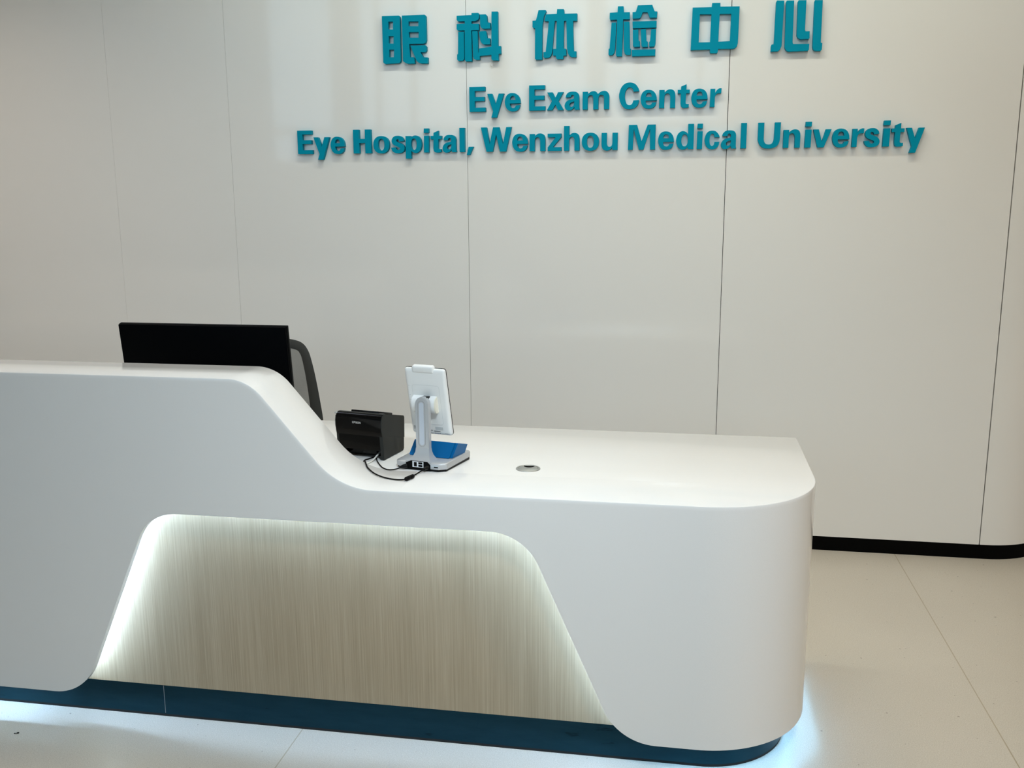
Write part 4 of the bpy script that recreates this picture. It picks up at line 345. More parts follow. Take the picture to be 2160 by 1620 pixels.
# ------------------------------------------------------------------ the sign on the wall
LT = 0.022
ORD = ['first', 'second', 'third', 'fourth', 'fifth', 'sixth', 'seventh', 'eighth', 'ninth', 'tenth']
def raised(name, loops, parent=None, z=0, x=0):
    bm = bmesh.new(); prism(bm, loops, lambda p: (p[0] - x, -LT, p[1] - z), lambda p: (p[0] - x, 0, p[1] - z))
    return finish(bm, name, M['teal'], parent)
def glyph(ch, x0, x1, base, cap):
    return [[(x0 + p[0] * (x1 - x0), base + p[1] * cap) for p in l] for l in GLYPHS[ch]]
def sign_line(data, words, base, cap, line):
    i = 0
    for w in words:
        for k, ch in enumerate(w):
            c, x0, x1 = data[i]; i += 1
            L_ = glyph(c, x0, x1, base, cap)
            cx = (x0 + x1) / 2
            if c == 'i': o = raised('sign_letter', L_[:1], None, base, cx); raised('dot', L_[1:], o, base, cx)
            elif c == ',': o = raised('sign_comma', L_, None, base, cx)
            else: o = raised('sign_letter', L_, None, base, cx)
            o.location = (cx, WY, base)
            word = w.rstrip(',')
            if c == ',': lab = 'teal raised comma after the word Hospital in the %s English line on the wall' % line
            else: lab = 'teal raised letter %s, %s letter of the word %s in the %s English line' % (c, ORD[k], word, line)
            tag(o, lab, 'letter', 'raised letters of the %s English line' % line)
sign_line(UPPER_LINE, ['Eye', 'Exam', 'Center'], 1.961, 0.106, 'upper')
sign_line(LOWER_LINE, ['Eye', 'Hospital,', 'Wenzhou', 'Medical', 'University'], 1.788, 0.105, 'lower')
clab = ['leftmost of the six big teal Chinese characters above the English lines',
        'second big teal Chinese character from the left, crossing the wall joint',
        'third big teal Chinese character from the left, above the word Exam',
        'fourth big teal Chinese character from the left, above the word Center',
        'big teal Chinese character shaped like a box with a stroke through it',
        'rightmost of the six big teal Chinese characters, four separate upright strokes']
for isl, lab in zip(CHARACTERS, clab):
    xs = [p[0] for i in isl for p in i[0]]; zs = [p[1] for i in isl for p in i[0]]
    cx, cz = (min(xs) + max(xs)) / 2, min(zs)
    if len(isl) == 1:
        e = raised('sign_character', isl[0], None, cz, cx); e.location = (cx, WY, cz)
    else:
        e = empty('sign_character', (cx, WY, cz))
        for l in isl: raised('stroke', l, e, cz, cx)
    tag(e, lab, 'character', 'raised Chinese characters of the sign')

# ------------------------------------------------------------------ the reception desk
FY, LY, BY = 2.44, 2.64, 3.225              # front face, back of the raised ledge, back of the worktop
ZT, ZL, ZH = 0.80, 1.103, 0.102             # worktop, ledge, hem of the white shell
XL, XT, R = -4.6, 0.075, 0.32               # left end, start of the rounded corner, its radius
def arc(cx, cy, r, a0, a1, n): return [(cx + r * math.cos(math.radians(a0 + (a1 - a0) * k / n)), cy + r * math.sin(math.radians(a0 + (a1 - a0) * k / n))) for k in range(n + 1)]
# top line of the front: ledge, rounded shoulder, slope, hollow, worktop
ang = math.degrees(math.atan(1.187))
PROF = [(XL, ZL)] + arc(-1.235, ZL - 0.131, 0.131, 90, 90 - ang, 14) + arc(-0.819, ZT + 0.215, 0.215, 270 - ang, 270, 18)
def prof_z(x):
    for (xa, za), (xb, zb) in zip(PROF, PROF[1:]):
        if xa <= x <= xb: return za + (zb - za) * (x - xa) / max(xb - xa, 1e-9)
    return ZT
DESK = tag(empty('reception_desk', (0, FY, 0)), 'white curved reception desk with stepped top and lit wood niche', 'desk')
DT = Matrix.Translation((0, -FY, 0))
def desk(bm, name, material, smooth=35):
    bm.transform(DT); return finish(bm, name, material, DESK, smooth)

# white front shell with the trapezoid opening, wrapped round the corner
aL = math.degrees(math.atan(2.33))
opening = [(XL, ZH)] + arc(-1.868, ZH + 0.152, 0.152, 270, 270 + aL, 14) + arc(-1.418, 0.699 - 0.136, 0.136, 90 + aL, 90, 14) \
    + arc(-0.497, 0.699 - 0.150, 0.150, 90, 90 - aL, 14) + arc(-0.032, ZH + 0.158, 0.158, 270 - aL, 270, 14)
SHT = 0.012
def prof_off(depth):
    o = []
    for i, (px, pz) in enumerate(PROF):
        a = PROF[max(i - 1, 0)]; c = PROF[min(i + 1, len(PROF) - 1)]; d = Vector((c[0] - a[0], c[1] - a[1])).normalized()
        if i in (0, len(PROF) - 1): d = Vector((1, 0))
        o.append((px + d.y * depth, pz - d.x * depth))
    return o
outline = opening + [(XT, ZH), (XT, ZT - SHT)] + list(reversed(prof_off(SHT)))
bm = bmesh.new()
prism(bm, [outline], lambda p: (p[0], FY, p[1]), lambda p: (p[0], FY + 0.02, p[1]))
pth = [(XT, FY)] + [(XT + R * math.sin(math.radians(a)), FY + R - R * math.cos(math.radians(a))) for a in range(3, 91, 3)] + [(XT + R, BY)]
strip(bm, pth, ZH, ZT - SHT, 0.02)
bmesh.ops.remove_doubles(bm, verts=bm.verts, dist=1e-5)
seen = {}
for f in list(bm.faces):                    # the two caps that meet inside the wall at the seam
    key = tuple(sorted(q.index for q in f.verts))
    if abs(f.calc_center_median().x - XT) < 1e-4 and len(f.verts) == 4: bm.faces.remove(f)
desk(bm, 'front_shell', M['solid'])

# raised ledge: a folded sheet, thick on top, with a back plate down to the worktop
bm = bmesh.new(); rows = []
dense = []
for (xa, za), (xb, zb) in zip(PROF, PROF[1:]): dense.append((xa, za))
dense.append(PROF[-1]); dense.append((-0.75, ZT))
for i, (px, pz) in enumerate(dense):
    a = dense[max(i - 1, 0)]; c = dense[min(i + 1, len(dense) - 1)]
    d = Vector((c[0] - a[0], c[1] - a[1])).normalized(); nx, nz = -d.y, d.x     # outward normal
    def at(y, depth, px=px, pz=pz, nx=nx, nz=nz): return (px - nx * depth, y, pz - nz * depth)
    zb_ = min(ZT - 0.001, pz - SHT - 0.001)
    r_ = 0.004
    pr = [at(FY, r_), at(FY + r_ * 0.3, r_ * 0.3), at(FY + r_, 0), at(LY - 0.003, 0), at(LY - 0.001, 0.001), at(LY, 0.003),
          (px, LY, zb_), (px, LY - 0.02, zb_), at(LY - 0.02, SHT), at(FY, SHT)]
    rows.append([bm.verts.new(q) for q in pr])
for A, B in zip(rows, rows[1:]):
    for k in range(len(A)):
        bm.faces.new((A[k], A[(k + 1) % len(A)], B[(k + 1) % len(A)], B[k]))
bm.faces.new(rows[0]); bm.faces.new(rows[-1])
desk(bm, 'raised_ledge', M['solid'], 30)

# worktop slab with a soft front edge
def plan(off):
    P = [(-0.75, FY + off)] + [(XT, FY + off)] + [(XT + (R - off) * math.sin(math.radians(a)), FY + R - (R - off) * math.cos(math.radians(a))) for a in range(3, 91, 3)]
    return P + [(XT + R - off, BY - off), (XL, BY - off), (XL, LY - 0.003), (-0.75, LY - 0.003)]
bm = bmesh.new(); rings = []
for off, z in ((0.0, ZT - SHT), (0.0, ZT - 0.004), (0.0012, ZT - 0.0012), (0.004, ZT)):
    rings.append([bm.verts.new((*p, z)) for p in plan(off)])
for A, B in zip(rings, rings[1:]):
    for k in range(len(A)): bm.faces.new((A[k], A[(k + 1) % len(A)], B[(k + 1) % len(A)], B[k]))
for ring, off in ((rings[0], 0.0), (rings[-1], 0.004)):
    for t in tessellate_polygon([[Vector((p[0], p[1], 0)) for p in plan(off)]]): bm.faces.new([ring[i] for i in t])
desk(bm, 'worktop', M['solid'], 30)

# wood-look panel set back in the opening, dark steel kick plate under it, rubber strip on the floor
KY = 2.522
bm = bmesh.new(); add_box(bm, (-2.25, KY, 0.106), (0.16, KY + 0.018, 0.765)); desk(bm, 'wood_panel', M['wood'], None)['label'] = 'fine lined oak coloured panel'
def kick_path(off): return [(XL, KY + off), (0.085, KY + off)] + [(0.085 + (0.26 - off) * math.sin(math.radians(a)), KY + 0.26 - (0.26 - off) * math.cos(math.radians(a))) for a in range(4, 91, 4)] + [(0.345 - off, 3.15)]
bm = bmesh.new(); strip(bm, kick_path(0.0), 0.009, 0.1055, 0.012); desk(bm, 'kick_plate', M['kick'])['label'] = 'dark brushed steel kick plate'
bm = bmesh.new(); strip(bm, kick_path(0.002), 0.0, 0.009, 0.01); desk(bm, 'rubber_strip', M['gap'])
bm = bmesh.new(); add_box(bm, (-1.5525, KY - 0.0006, 0.012), (-1.5513, KY + 0.004, 0.105)); desk(bm, 'plate_joint', M['joint'], None)
bm = bmesh.new(); strip(bm, kick_path(0.0045), 0.106, ZT - SHT - 0.001, 0.012); add_box(bm, (0.335, 3.146, 0.103), (XT + R - 0.0205, 3.156, ZT - SHT - 0.001)); desk(bm, 'light_block_lining', M['solid'])  # unseen sheet and end cap added to keep LED light from leaking inside
# cool LED strips: one behind the hem, one behind the rim of the opening
def led(pts, w, name, material):
    bm = bmesh.new(); tube(bm, pts, w, 6); return desk(bm, name, material, 60)
hem_in = 0.046
led([(XL + 0.02, FY + hem_in, 0.166), (-1.93, FY + hem_in, 0.166)], 0.004, 'light_strip', M['led'])
led([(0.0, FY + hem_in, 0.166)] + [(XT + (R - hem_in) * math.sin(math.radians(a)), FY + R - (R - hem_in) * math.cos(math.radians(a)), 0.166 - 0.026 * a / 90) for a in range(0, 91, 6)] + [(XT + R - hem_in, 3.135, 0.140)], 0.004, 'light_strip', M['led_end'])
off = 0.05
o2 = arc(-1.868, ZH + 0.152, 0.152 - off, 300, 270 + aL, 4) + arc(-1.418, 0.699 - 0.136, 0.136 + off, 90 + aL, 90, 10) + arc(-0.497, 0.699 - 0.150, 0.150 + off, 90, 90 - aL, 10) + arc(-0.032, ZH + 0.158, 0.158 - off, 270 - aL, 240, 4)
led([(px, FY + 0.027, pz) for px, pz in o2], 0.004, 'niche_light_strip', M['niche'])

# ------------------------------------------------------------------ cable grommet in the worktop
G = tag(empty('cable_grommet', (-0.4315, 2.7174, ZT)), 'round satin metal cable grommet with dark slot set in the white worktop', 'grommet')
bm = bmesh.new(); lathe(bm, [(0.0, 0.0004), (0.029, 0.0004), (0.0295, 0.0022), (0.0305, 0.003), (0.034, 0.003), (0.036, 0.0018), (0.0365, 0.0)], 56); finish(bm, 'ring', M['chrome'], G, 40)
bm = bmesh.new(); lathe(bm, [(0.0, 0.0026), (0.0275, 0.0026), (0.0285, 0.0018), (0.0285, 0.0004)], 48); finish(bm, 'lid', M['chrome'], G, 40)
slot = [(0.0165 * math.cos(math.radians(a)), 0.0225 + 0.0175 * math.sin(math.radians(a))) for a in range(180, 361, 10)]
bm = bmesh.new(); prism(bm, [slot], lambda p: (p[0], p[1], 0.0029), lambda p: (p[0], p[1], 0.0008)); finish(bm, 'slot', M['hole'], G)

# ------------------------------------------------------------------ computer monitor (back towards us)
MO = tag(empty('computer_monitor', (-1.52, 2.90, ZT)), 'wide black computer monitor seen from behind above the raised ledge', 'monitor')
tilt = Matrix.Rotation(math.radians(6.5), 4, 'X')
top_z = 0.392; wd = 0.2905; hgt = 0.345
def mtr(bm): bm.transform(Matrix.Translation((0, -0.046, top_z)) @ tilt)
bm = bmesh.new(); add_box(bm, (-wd, 0, -hgt), (wd, 0.012, 0), 0.002); add_box(bm, (-wd + 0.0015, -0.006, -hgt + 0.0015), (wd - 0.0015, 0.001, -0.0015), 0.0012); mtr(bm); finish(bm, 'back_cover', M['monitor'], MO, 35)
bm = bmesh.new(); add_box(bm, (-wd - 0.0008, 0.010, -hgt - 0.001), (wd + 0.0008, 0.0165, 0.0008), 0.0015); mtr(bm); finish(bm, 'bezel', M['black'], MO, 35)
bm = bmesh.new(); add_box(bm, (-wd + 0.008, 0.0165, -hgt + 0.018), (wd - 0.008, 0.0172, -0.008)); mtr(bm); finish(bm, 'screen', M['screen'], MO)
bm = bmesh.new(); add_box(bm, (-0.15, -0.03, -0.32), (0.15, -0.004, -0.14), 0.012, 3); mtr(bm); finish(bm, 'rear_housing', M['monitor'], MO, 35)
bm = bmesh.new(); add_box(bm, (-0.035, -0.03, 0.008), (0.035, -0.012, 0.24), 0.006, 3); finish(bm, 'stand_neck', M['black'], MO, 35)
bm = bmesh.new(); add_box(bm, (-0.12, -0.09, 0.0), (0.12, 0.11, 0.010), 0.004, 2); finish(bm, 'stand_base', M['black'], MO, 35)

# ------------------------------------------------------------------ office chair behind the desk
CHX, CHY = -1.705, 3.56
CH = tag(empty('office_chair', (CHX, CHY, -0.0)), 'grey mesh back office chair half hidden behind the black monitor', 'chair')
edge = [(0.0, 1.038), (0.10, 1.041), (0.175, 1.036), (0.222, 1.024), (0.250, 0.996), (0.268, 0.955), (0.290, 0.885), (0.312, 0.80), (0.330, 0.72), (0.332, 0.66), (0.31, 0.615), (0.25, 0.59), (0.12, 0.578), (0.0, 0.575)]
outl = spline([(px, pz, 0) for px, pz in edge], 5)
outl = [(p.x, p.y) for p in outl]
full = outl + [(-px, pz) for px, pz in reversed(outl[1:-1])]
def yb(px, pz): return -0.05 + 0.10 * (pz - 0.575) / 0.48 - 0.30 * px * px     # reclined and wrapped
inner = []
for i, (px, pz) in enumerate(full):
    a = Vector(full[i - 1]); c = Vector(full[(i + 1) % len(full)]); d = (c - a).normalized()
    w_ = 0.036 + 0.018 * max(0, min(1, (1.03 - pz) / 0.35))
    inner.append((px + d.y * w_, pz - d.x * w_))
bm = bmesh.new(); n = len(full); V = []
for (ox, oz), (ix, iz) in zip(full, inner):
    mx, mz = (ox + ix) / 2, (oz + iz) / 2
    V.append([bm.verts.new((px, yb(px, pz) + dy, pz)) for px, pz, dy in ((ox, oz, 0.0), (mx, mz, -0.005), (ix, iz, 0.0), (mx, mz, 0.016))])
for i in range(n):
    A, B = V[i], V[(i + 1) % n]
    for k in range(4): bm.faces.new((A[k], A[(k + 1) % 4], B[(k + 1) % 4], B[k]))
finish(bm, 'back_frame', M['chair'], CH, 60)
bm = bmesh.new(); h = n // 2
K = 16; half = [inner[i] for i in range(0, len(outl))]; half = [(max(px, 0.0), pz) for px, pz in half]
g = [[bm.verts.new((px * (1 - 2 * k / K), yb(px * (1 - 2 * k / K), pz), pz)) for k in range(K + 1)] for px, pz in half[1:-1]]
for A, B in zip(g, g[1:]):
    for k in range(K): bm.faces.new((A[k], A[k + 1], B[k + 1], B[k]))
finish(bm, 'mesh_back', M['chairmesh'], CH, 60)
bm = bmesh.new(); add_box(bm, (-0.25, -0.50, 0.43), (0.25, -0.03, 0.50), 0.03, 4); finish(bm, 'seat', M['seat'], CH, 40)
bm = bmesh.new(); tube(bm, spline([(0, -0.20, 0.41), (0, -0.03, 0.42), (0, 0.03, 0.50), (0, -0.02, 0.66)], 6), 0.028, 10, flat=0.016); finish(bm, 'back_bracket', M['black'], CH, 40)
bm = bmesh.new(); tube(bm, [(0, -0.25, 0.10), (0, -0.25, 0.43)], 0.028, 16); finish(bm, 'gas_column', M['black'], CH, 40)
for s in (-1, 1):
    bm = bmesh.new(); tube(bm, spline([(s * 0.24, -0.25, 0.44), (s * 0.30, -0.25, 0.50), (s * 0.30, -0.25, 0.60), (s * 0.30, -0.25, 0.655)], 6), 0.016, 10); add_box(bm, (s * 0.30 - 0.035, -0.37, 0.655), (s * 0.30 + 0.035, -0.13, 0.68), 0.010, 3); finish(bm, 'armrest', M['black'], CH, 40)
for k in range(5):
    a = math.radians(90 + 72 * k); dx, dy = math.cos(a), math.sin(a)
    bm = bmesh.new(); tube(bm, [(0.02 * dx, -0.25 + 0.02 * dy, 0.105), (0.31 * dx, -0.25 + 0.31 * dy, 0.075)], [0.024, 0.015], 10); lg = finish(bm, 'base_leg', M['black'], CH, 40)
    bm = bmesh.new()
    tube(bm, [(0.30 * dx - 0.022 * dy, -0.25 + 0.30 * dy + 0.022 * dx, 0.03), (0.30 * dx + 0.022 * dy, -0.25 + 0.30 * dy - 0.022 * dx, 0.03)], 0.03, 18)
    finish(bm, 'caster', M['black'], lg, 40)

# ------------------------------------------------------------------ receipt printer
PW, PYAW = 0.162, math.radians(-11)
PR = tag(empty('receipt_printer', (-0.882, 2.729, ZT), PYAW), 'black receipt printer sitting on the worktop behind the sloping ledge', 'printer')
def side_prism(bm, prof, u0, u1): prism(bm, [prof], lambda p: (u0, p[0], p[1]), lambda p: (u1, p[0], p[1]))
low = [(0.006, 0.002), (0.132, 0.002), (0.137, 0.008), (0.139, 0.0428), (0.001, 0.0756)]
low_rec = [(0.045, 0.002), (0.132, 0.002), (0.137, 0.008), (0.139, 0.0428), (0.001, 0.0756), (0.003, 0.030), (0.045, 0.026)]
upc = [(0.0005, 0.0755), (0.142, 0.0425), (0.1445, 0.108), (0.140, 0.1135), (0.022, 0.1440), (0.012, 0.1445), (0.003, 0.1400), (-0.003, 0.132), (-0.0060, 0.119), (-0.0060, 0.102), (-0.003, 0.087)]
bm = bmesh.new(); side_prism(bm, low_rec, -PW + 0.008, -0.012); finish(bm, 'lower_body', M['gloss'], PR, 40)
for u0, u1 in ((-PW, -PW + 0.008), (-0.012, 0.0)):
    bm = bmesh.new(); side_prism(bm, low, u0, u1); finish(bm, 'side_panel', M['side'], PR, 40)
bm = bmesh.new(); side_prism(bm, upc, -PW + 0.003, -0.003); finish(bm, 'upper_cover', M['gloss'], PR, 50)
cheek = [(py + 0.0006 if py < 0.01 else py, pz) for py, pz in upc]
for u0, u1 in ((-PW, -PW + 0.0035), (-0.0035, 0.0)):
    bm = bmesh.new(); side_prism(bm, [(p[0], p[1] - (0.0012 if p[1] > 0.138 else 0)) for p in cheek], u0, u1); finish(bm, 'cover_cheek', M['side'], PR, 50)
bm = bmesh.new(); add_box(bm, (-PW + 0.001, -0.0045, 0.1318), (-0.001, 0.0, 0.1330)); finish(bm, 'cover_seam', M['hole'], PR)
bm = bmesh.new(); add_box(bm, (-0.125, -0.050, -0.002), (-0.028, 0.042, 0.0052), 0.002); bm.transform(Matrix.Translation((0, 0.078, 0.1300)) @ Matrix.Rotation(math.atan2(-0.0305, 0.118), 4, 'X')); finish(bm, 'paper_lid', M['black'], PR, 35)
bm = bmesh.new(); add_box(bm, (-PW - 0.008, 0.004, 0.136), (-PW + 0.004, 0.024, 0.1415), 0.002); finish(bm, 'lever', M['silver'], PR, 35)
bm = bmesh.new(); add_box(bm, (-0.088, 0.030, 0.012), (-0.040, 0.044, 0.022), 0.001); finish(bm, 'socket_panel', M['side'], PR, 35)
bm = bmesh.new(); x = -0.1010
for ch, w_ in zip('EPSON', (0.0046, 0.0047, 0.0050, 0.0060, 0.0052)):
    L_ = [[(x + p[0] * w_, 0.1135 + p[1] * 0.0062) for p in l] for l in GLYPHS[ch]]
    prism(bm, L_, lambda p: (p[0], -0.0067, p[1]), lambda p: (p[0], -0.0050, p[1])); x += w_ + 0.0009
finish(bm, 'logo', M['logo'], PR)

# ------------------------------------------------------------------ payment terminal with a tilted tablet
TYAW = math.radians(-11.5)
TE = tag(empty('tablet_terminal', (-0.744, 2.648, ZT), TYAW), 'silver tablet terminal with white screen back on tall stand', 'terminal')
def base_outline(g): return [(-0.083 + g, 0.012 + g), (-0.066 + g, 0.001 + g), (0.060 - g, 0.0 + g), (0.080 - g, 0.016 + g), (0.089 - g, 0.164), (0.082, 0.172 - g), (-0.072, 0.172 - g), (-0.079 + g, 0.164)]
bm = bmesh.new(); prism(bm, [base_outline(0.002)], lambda p: (p[0], p[1], 0.001), lambda p: (p[0], p[1], 0.010)); finish(bm, 'black_foot', M['black'], TE)
bm = bmesh.new(); rings = []
for g_, z in ((0.0, 0.0095), (0.0, 0.024), (0.0015, 0.0265), (0.004, 0.028)):
    rings.append([bm.verts.new((p[0], p[1], z + (0.0 if p[1] > 0.03 else -0.002))) for p in base_outline(g_)])
for A, B in zip(rings, rings[1:]):
    for k in range(len(A)): bm.faces.new((A[k], A[(k + 1) % len(A)], B[(k + 1) % len(A)], B[k]))
bm.faces.new(rings[0]); bm.faces.new(rings[-1]); finish(bm, 'base_body', M['silver'], TE, 35)
# port bay in the back edge
bm = bmesh.new(); prism(bm, [[(-0.046, 0.003), (0.034, 0.003), (0.034, 0.020), (0.024, 0.0285), (-0.030, 0.0285), (-0.046, 0.022)]], lambda p: (p[0], -0.0012, p[1]), lambda p: (p[0], 0.004, p[1])); bay = finish(bm, 'port_bay', M['hole'], TE)
bm = bmesh.new(); add_box(bm, (-0.024, -0.0022, 0.010), (0.012, 0.001, 0.0275)); finish(bm, 'port_plate', M['port'], bay)
for u0, z0, w_, h_ in ((-0.004, 0.0125, 0.013, 0.0055), (-0.004, 0.0205, 0.013, 0.0055), (-0.0185, 0.0125, 0.009, 0.013)):
    bm = bmesh.new(); add_box(bm, (u0, -0.0032, z0), (u0 + w_, -0.001, z0 + h_)); finish(bm, 'port', M['hole'], bay)
bm = bmesh.new(); add_box(bm, (0.046, -0.001, 0.0135), (0.0585, 0.003, 0.0165)); finish(bm, 'lock_slot', M['hole'], TE)
# stand: flared foot and a tall blade with a round head
bm = bmesh.new()
def secs(z, u0, u1, v0, v1): return [bm.verts.new((u, w_, z)) for u, w_ in ((u0, v0), (u1, v0), (u1, v1), (u0, v1))]
S = [secs(0.020, -0.052, 0.040, 0.0005, 0.050), secs(0.0275, -0.046, 0.034, 0.001, 0.048), secs(0.033, -0.036, 0.029, 0.006, 0.045), secs(0.041, -0.028, 0.0245, 0.013, 0.042), secs(0.052, -0.0235, 0.0215, 0.018, 0.039), secs(0.064, -0.0222, 0.0205, 0.0195, 0.037)]
for A, B in zip(S, S[1:]):
    for k in range(4): bm.faces.new((A[k], A[(k + 1) % 4], B[(k + 1) % 4], B[k]))
bm.faces.new(S[0]); bm.faces.new(S[-1]); finish(bm, 'stand_foot', M['silver'], TE, 30)
def blade(u0, u1, z0, z1):
    r = (u1 - u0) / 2; c = (u0 + u1) / 2
    return [(u0, z0), (u1, z0)] + [(c + r * math.cos(math.radians(a)), z1 - r + r * math.sin(math.radians(a))) for a in range(0, 181, 10)]
bm = bmesh.new(); prism(bm, [blade(-0.0222, 0.0205, 0.060, 0.2175)], lambda p: (p[0], 0.0215, p[1]), lambda p: (p[0], 0.037, p[1]))
prism(bm, [blade(-0.0205, 0.0188, 0.061, 0.2158)], lambda p: (p[0], 0.0198, p[1]), lambda p: (p[0], 0.0216, p[1])); finish(bm, 'stand_blade', M['silver'], TE, 30)
def stadium(u0, u1, z0, z1):
    r = (u1 - u0) / 2; c = (u0 + u1) / 2
    return [(c + r * math.cos(math.radians(a)), z1 - r + r * math.sin(math.radians(a))) for a in range(0, 181, 12)] + [(c + r * math.cos(math.radians(a)), z0 + r + r * math.sin(math.radians(a))) for a in range(180, 361, 12)]
bm = bmesh.new(); prism(bm, [stadium(-0.0135, 0.0105, 0.068, 0.207), stadium(-0.0127, 0.0097, 0.0688, 0.2062)], lambda p: (p[0], 0.0191, p[1]), lambda p: (p[0], 0.0199, p[1])); finish(bm, 'groove', M['groove'], TE)
bm = bmesh.new(); prism(bm, [stadium(-0.0085, 0.0058, 0.073, 0.202)], lambda p: (p[0], 0.0188, p[1]), lambda p: (p[0], 0.0199, p[1])); finish(bm, 'inlay', M['silver2'], TE)
# blue wedge shaped acrylic holder on the base
bm = bmesh.new()
q = [[(-0.070, 0.058, 0.028), (0.074, 0.058, 0.028), (0.084, 0.145, 0.028), (-0.060, 0.145, 0.028)], [(-0.0585, 0.076, 0.073), (0.0865, 0.076, 0.073), (0.0935, 0.145, 0.0535), (-0.0500, 0.145, 0.0535)]]
Q = [[bm.verts.new(p) for p in l] for l in q]
for k in range(4): bm.faces.new((Q[0][k], Q[0][(k + 1) % 4], Q[1][(k + 1) % 4], Q[1][k]))
bm.faces.new(Q[0]); bm.faces.new(Q[1])
bmesh.ops.bevel(bm, geom=[e for e in bm.edges if abs(e.verts[0].co.z - e.verts[1].co.z) > 0.02], offset=0.007, segments=4, affect='EDGES')
finish(bm, 'blue_holder', M['blue'], TE, 35)['label'] = 'blue acrylic holder'
# tablet, tilted back, seen from behind
TM = Matrix.Translation((0.0, 0.072, 0.1965)) @ Matrix.Rotation(math.radians(13.0), 4, 'X')
def tab(bm, name, material, smooth=35, parent=None):
    bm.transform(TM); return finish(bm, name, material, parent or TE, smooth)
bm = bmesh.new()
back = rrect(-0.0660, -0.1070, 0.0660, 0.1070, 0.0075)
rings = []
for g_, y in ((0.0, 0.0), (0.0, -0.005), (0.0015, -0.008), (0.006, -0.0105), (0.010, -0.0112)):
    rings.append([bm.verts.new((p[0] * (1 - g_ / 0.066), y, p[1] * (1 - g_ / 0.107))) for p in back])
for A, B in zip(rings, rings[1:]):
    for k in range(len(A)): bm.faces.new((A[k], A[(k + 1) % len(A)], B[(k + 1) % len(A)], B[k]))
bm.faces.new(rings[0]); bm.faces.new(rings[-1]); shell = tab(bm, 'tablet_back', M['white'])
bm = bmesh.new(); prism(bm, [rrect(-0.0668, -0.1078, 0.0668, 0.1078, 0.008)], lambda p: (p[0], 0.0, p[1]), lambda p: (p[0], 0.003, p[1])); tab(bm, 'screen_glass', M['screen'], None)
cb = rrect(-0.0385, 0.094, 0.031, 0.1162, (0.002, 0.002, 0.007, 0.005), 6)
bm = bmesh.new(); rings = []
for g_, y in ((0.0, 0.002), (0.0, -0.009), (0.0015, -0.0115), (0.004, -0.0128), (0.006, -0.0131)):
    rings.append([bm.verts.new((-0.0038 + (p[0] + 0.0038) * (1 - g_ / 0.035), y, 0.105 + (p[1] - 0.105) * (1 - g_ / 0.0111))) for p in cb])
for A, B in zip(rings, rings[1:]):
    for k in range(len(A)): bm.faces.new((A[k], A[(k + 1) % len(A)], B[(k + 1) % len(B)], B[k]))
bm.faces.new(rings[0]); bm.faces.new(rings[-1]); tab(bm, 'camera_bar', M['white'], 40)
bm = bmesh.new(); prism(bm, [rrect(-0.046, -0.073, 0.043, 0.056, 0.008), rrect(-0.0454, -0.0724, 0.0424, 0.0554, 0.0076)], lambda p: (p[0], -0.01145, p[1]), lambda p: (p[0], -0.0111, p[1])); tab(bm, 'panel_line', M['pale'], None)
# rounded hinge block between tablet and stand
bm = bmesh.new()
hp = [(-0.011, -0.030)] + [(-0.020 - 0.014 * math.sin(math.radians(a)), -0.005 - 0.025 * math.cos(math.radians(a))) for a in range(20, 161, 10)] + [(-0.011, 0.022)]
prism(bm, [hp], lambda p: (-0.044, p[0], p[1]), lambda p: (0.030, p[0], p[1])); tab(bm, 'hinge_block', M['white'], 40)
bm = bmesh.new(); prism(bm, [[(p[0] * 0.99, p[1] * 0.98) for p in hp]], lambda p: (0.030, p[0], p[1]), lambda p: (0.033, p[0], p[1])); tab(bm, 'hinge_cap', M['cream'], 40)
bm = bmesh.new(); add_box(bm, (-0.012, 0.030, 0.180), (0.012, 0.058, 0.2155), 0.003); finish(bm, 'hinge_arm', M['black'], TE, 35)
for x in (0.052, 0.022, 0.006):
    bm = bmesh.new(); lathe(bm, [(0.0, 0.0), (0.0014, 0.0), (0.0014, 0.0006), (0.0, 0.0006)], 14); bm.transform(Matrix.Translation((-0.0555, -0.0108, x)) @ Matrix.Rotation(math.radians(90), 4, 'X')); tab(bm, 'screw', M['pale'], None)
bm = bmesh.new(); add_box(bm, (0.014, -0.0117, -0.0895), (0.039, -0.0108, -0.0795)); tab(bm, 'sticker', M['sticker'], None)
def small_print(rects, name='small_print'):
    bm = bmesh.new()
    for u0, z0, u1, z1 in rects: add_box(bm, (u0, -0.0116, z0), (u1, -0.0110, z1))
    tab(bm, name, M['print'], None)
small_print([(0.009 + 0.0023 * k, -0.0955, 0.0108 + 0.0023 * k, -0.0928) for k in range(9)])
small_print([(-0.004 + 0.0023 * k, -0.0935, -0.0022 + 0.0023 * k, -0.0912) for k in range(4)])
small_print([(0.011, -0.1018, 0.0285, -0.1013), (0.011, -0.1013, 0.0115, -0.0990), (0.0285, -0.1013, 0.029, -0.0990)])
small_print([(0.044, -0.1005, 0.0545, -0.0998)])
small_print([(-0.058 + 0.002 * (k % 3), -0.0905 + 0.0034 * (k // 3), -0.0565 + 0.002 * (k % 3), -0.0885 + 0.0034 * (k // 3)) for k in range(9) if k not in (4,)])

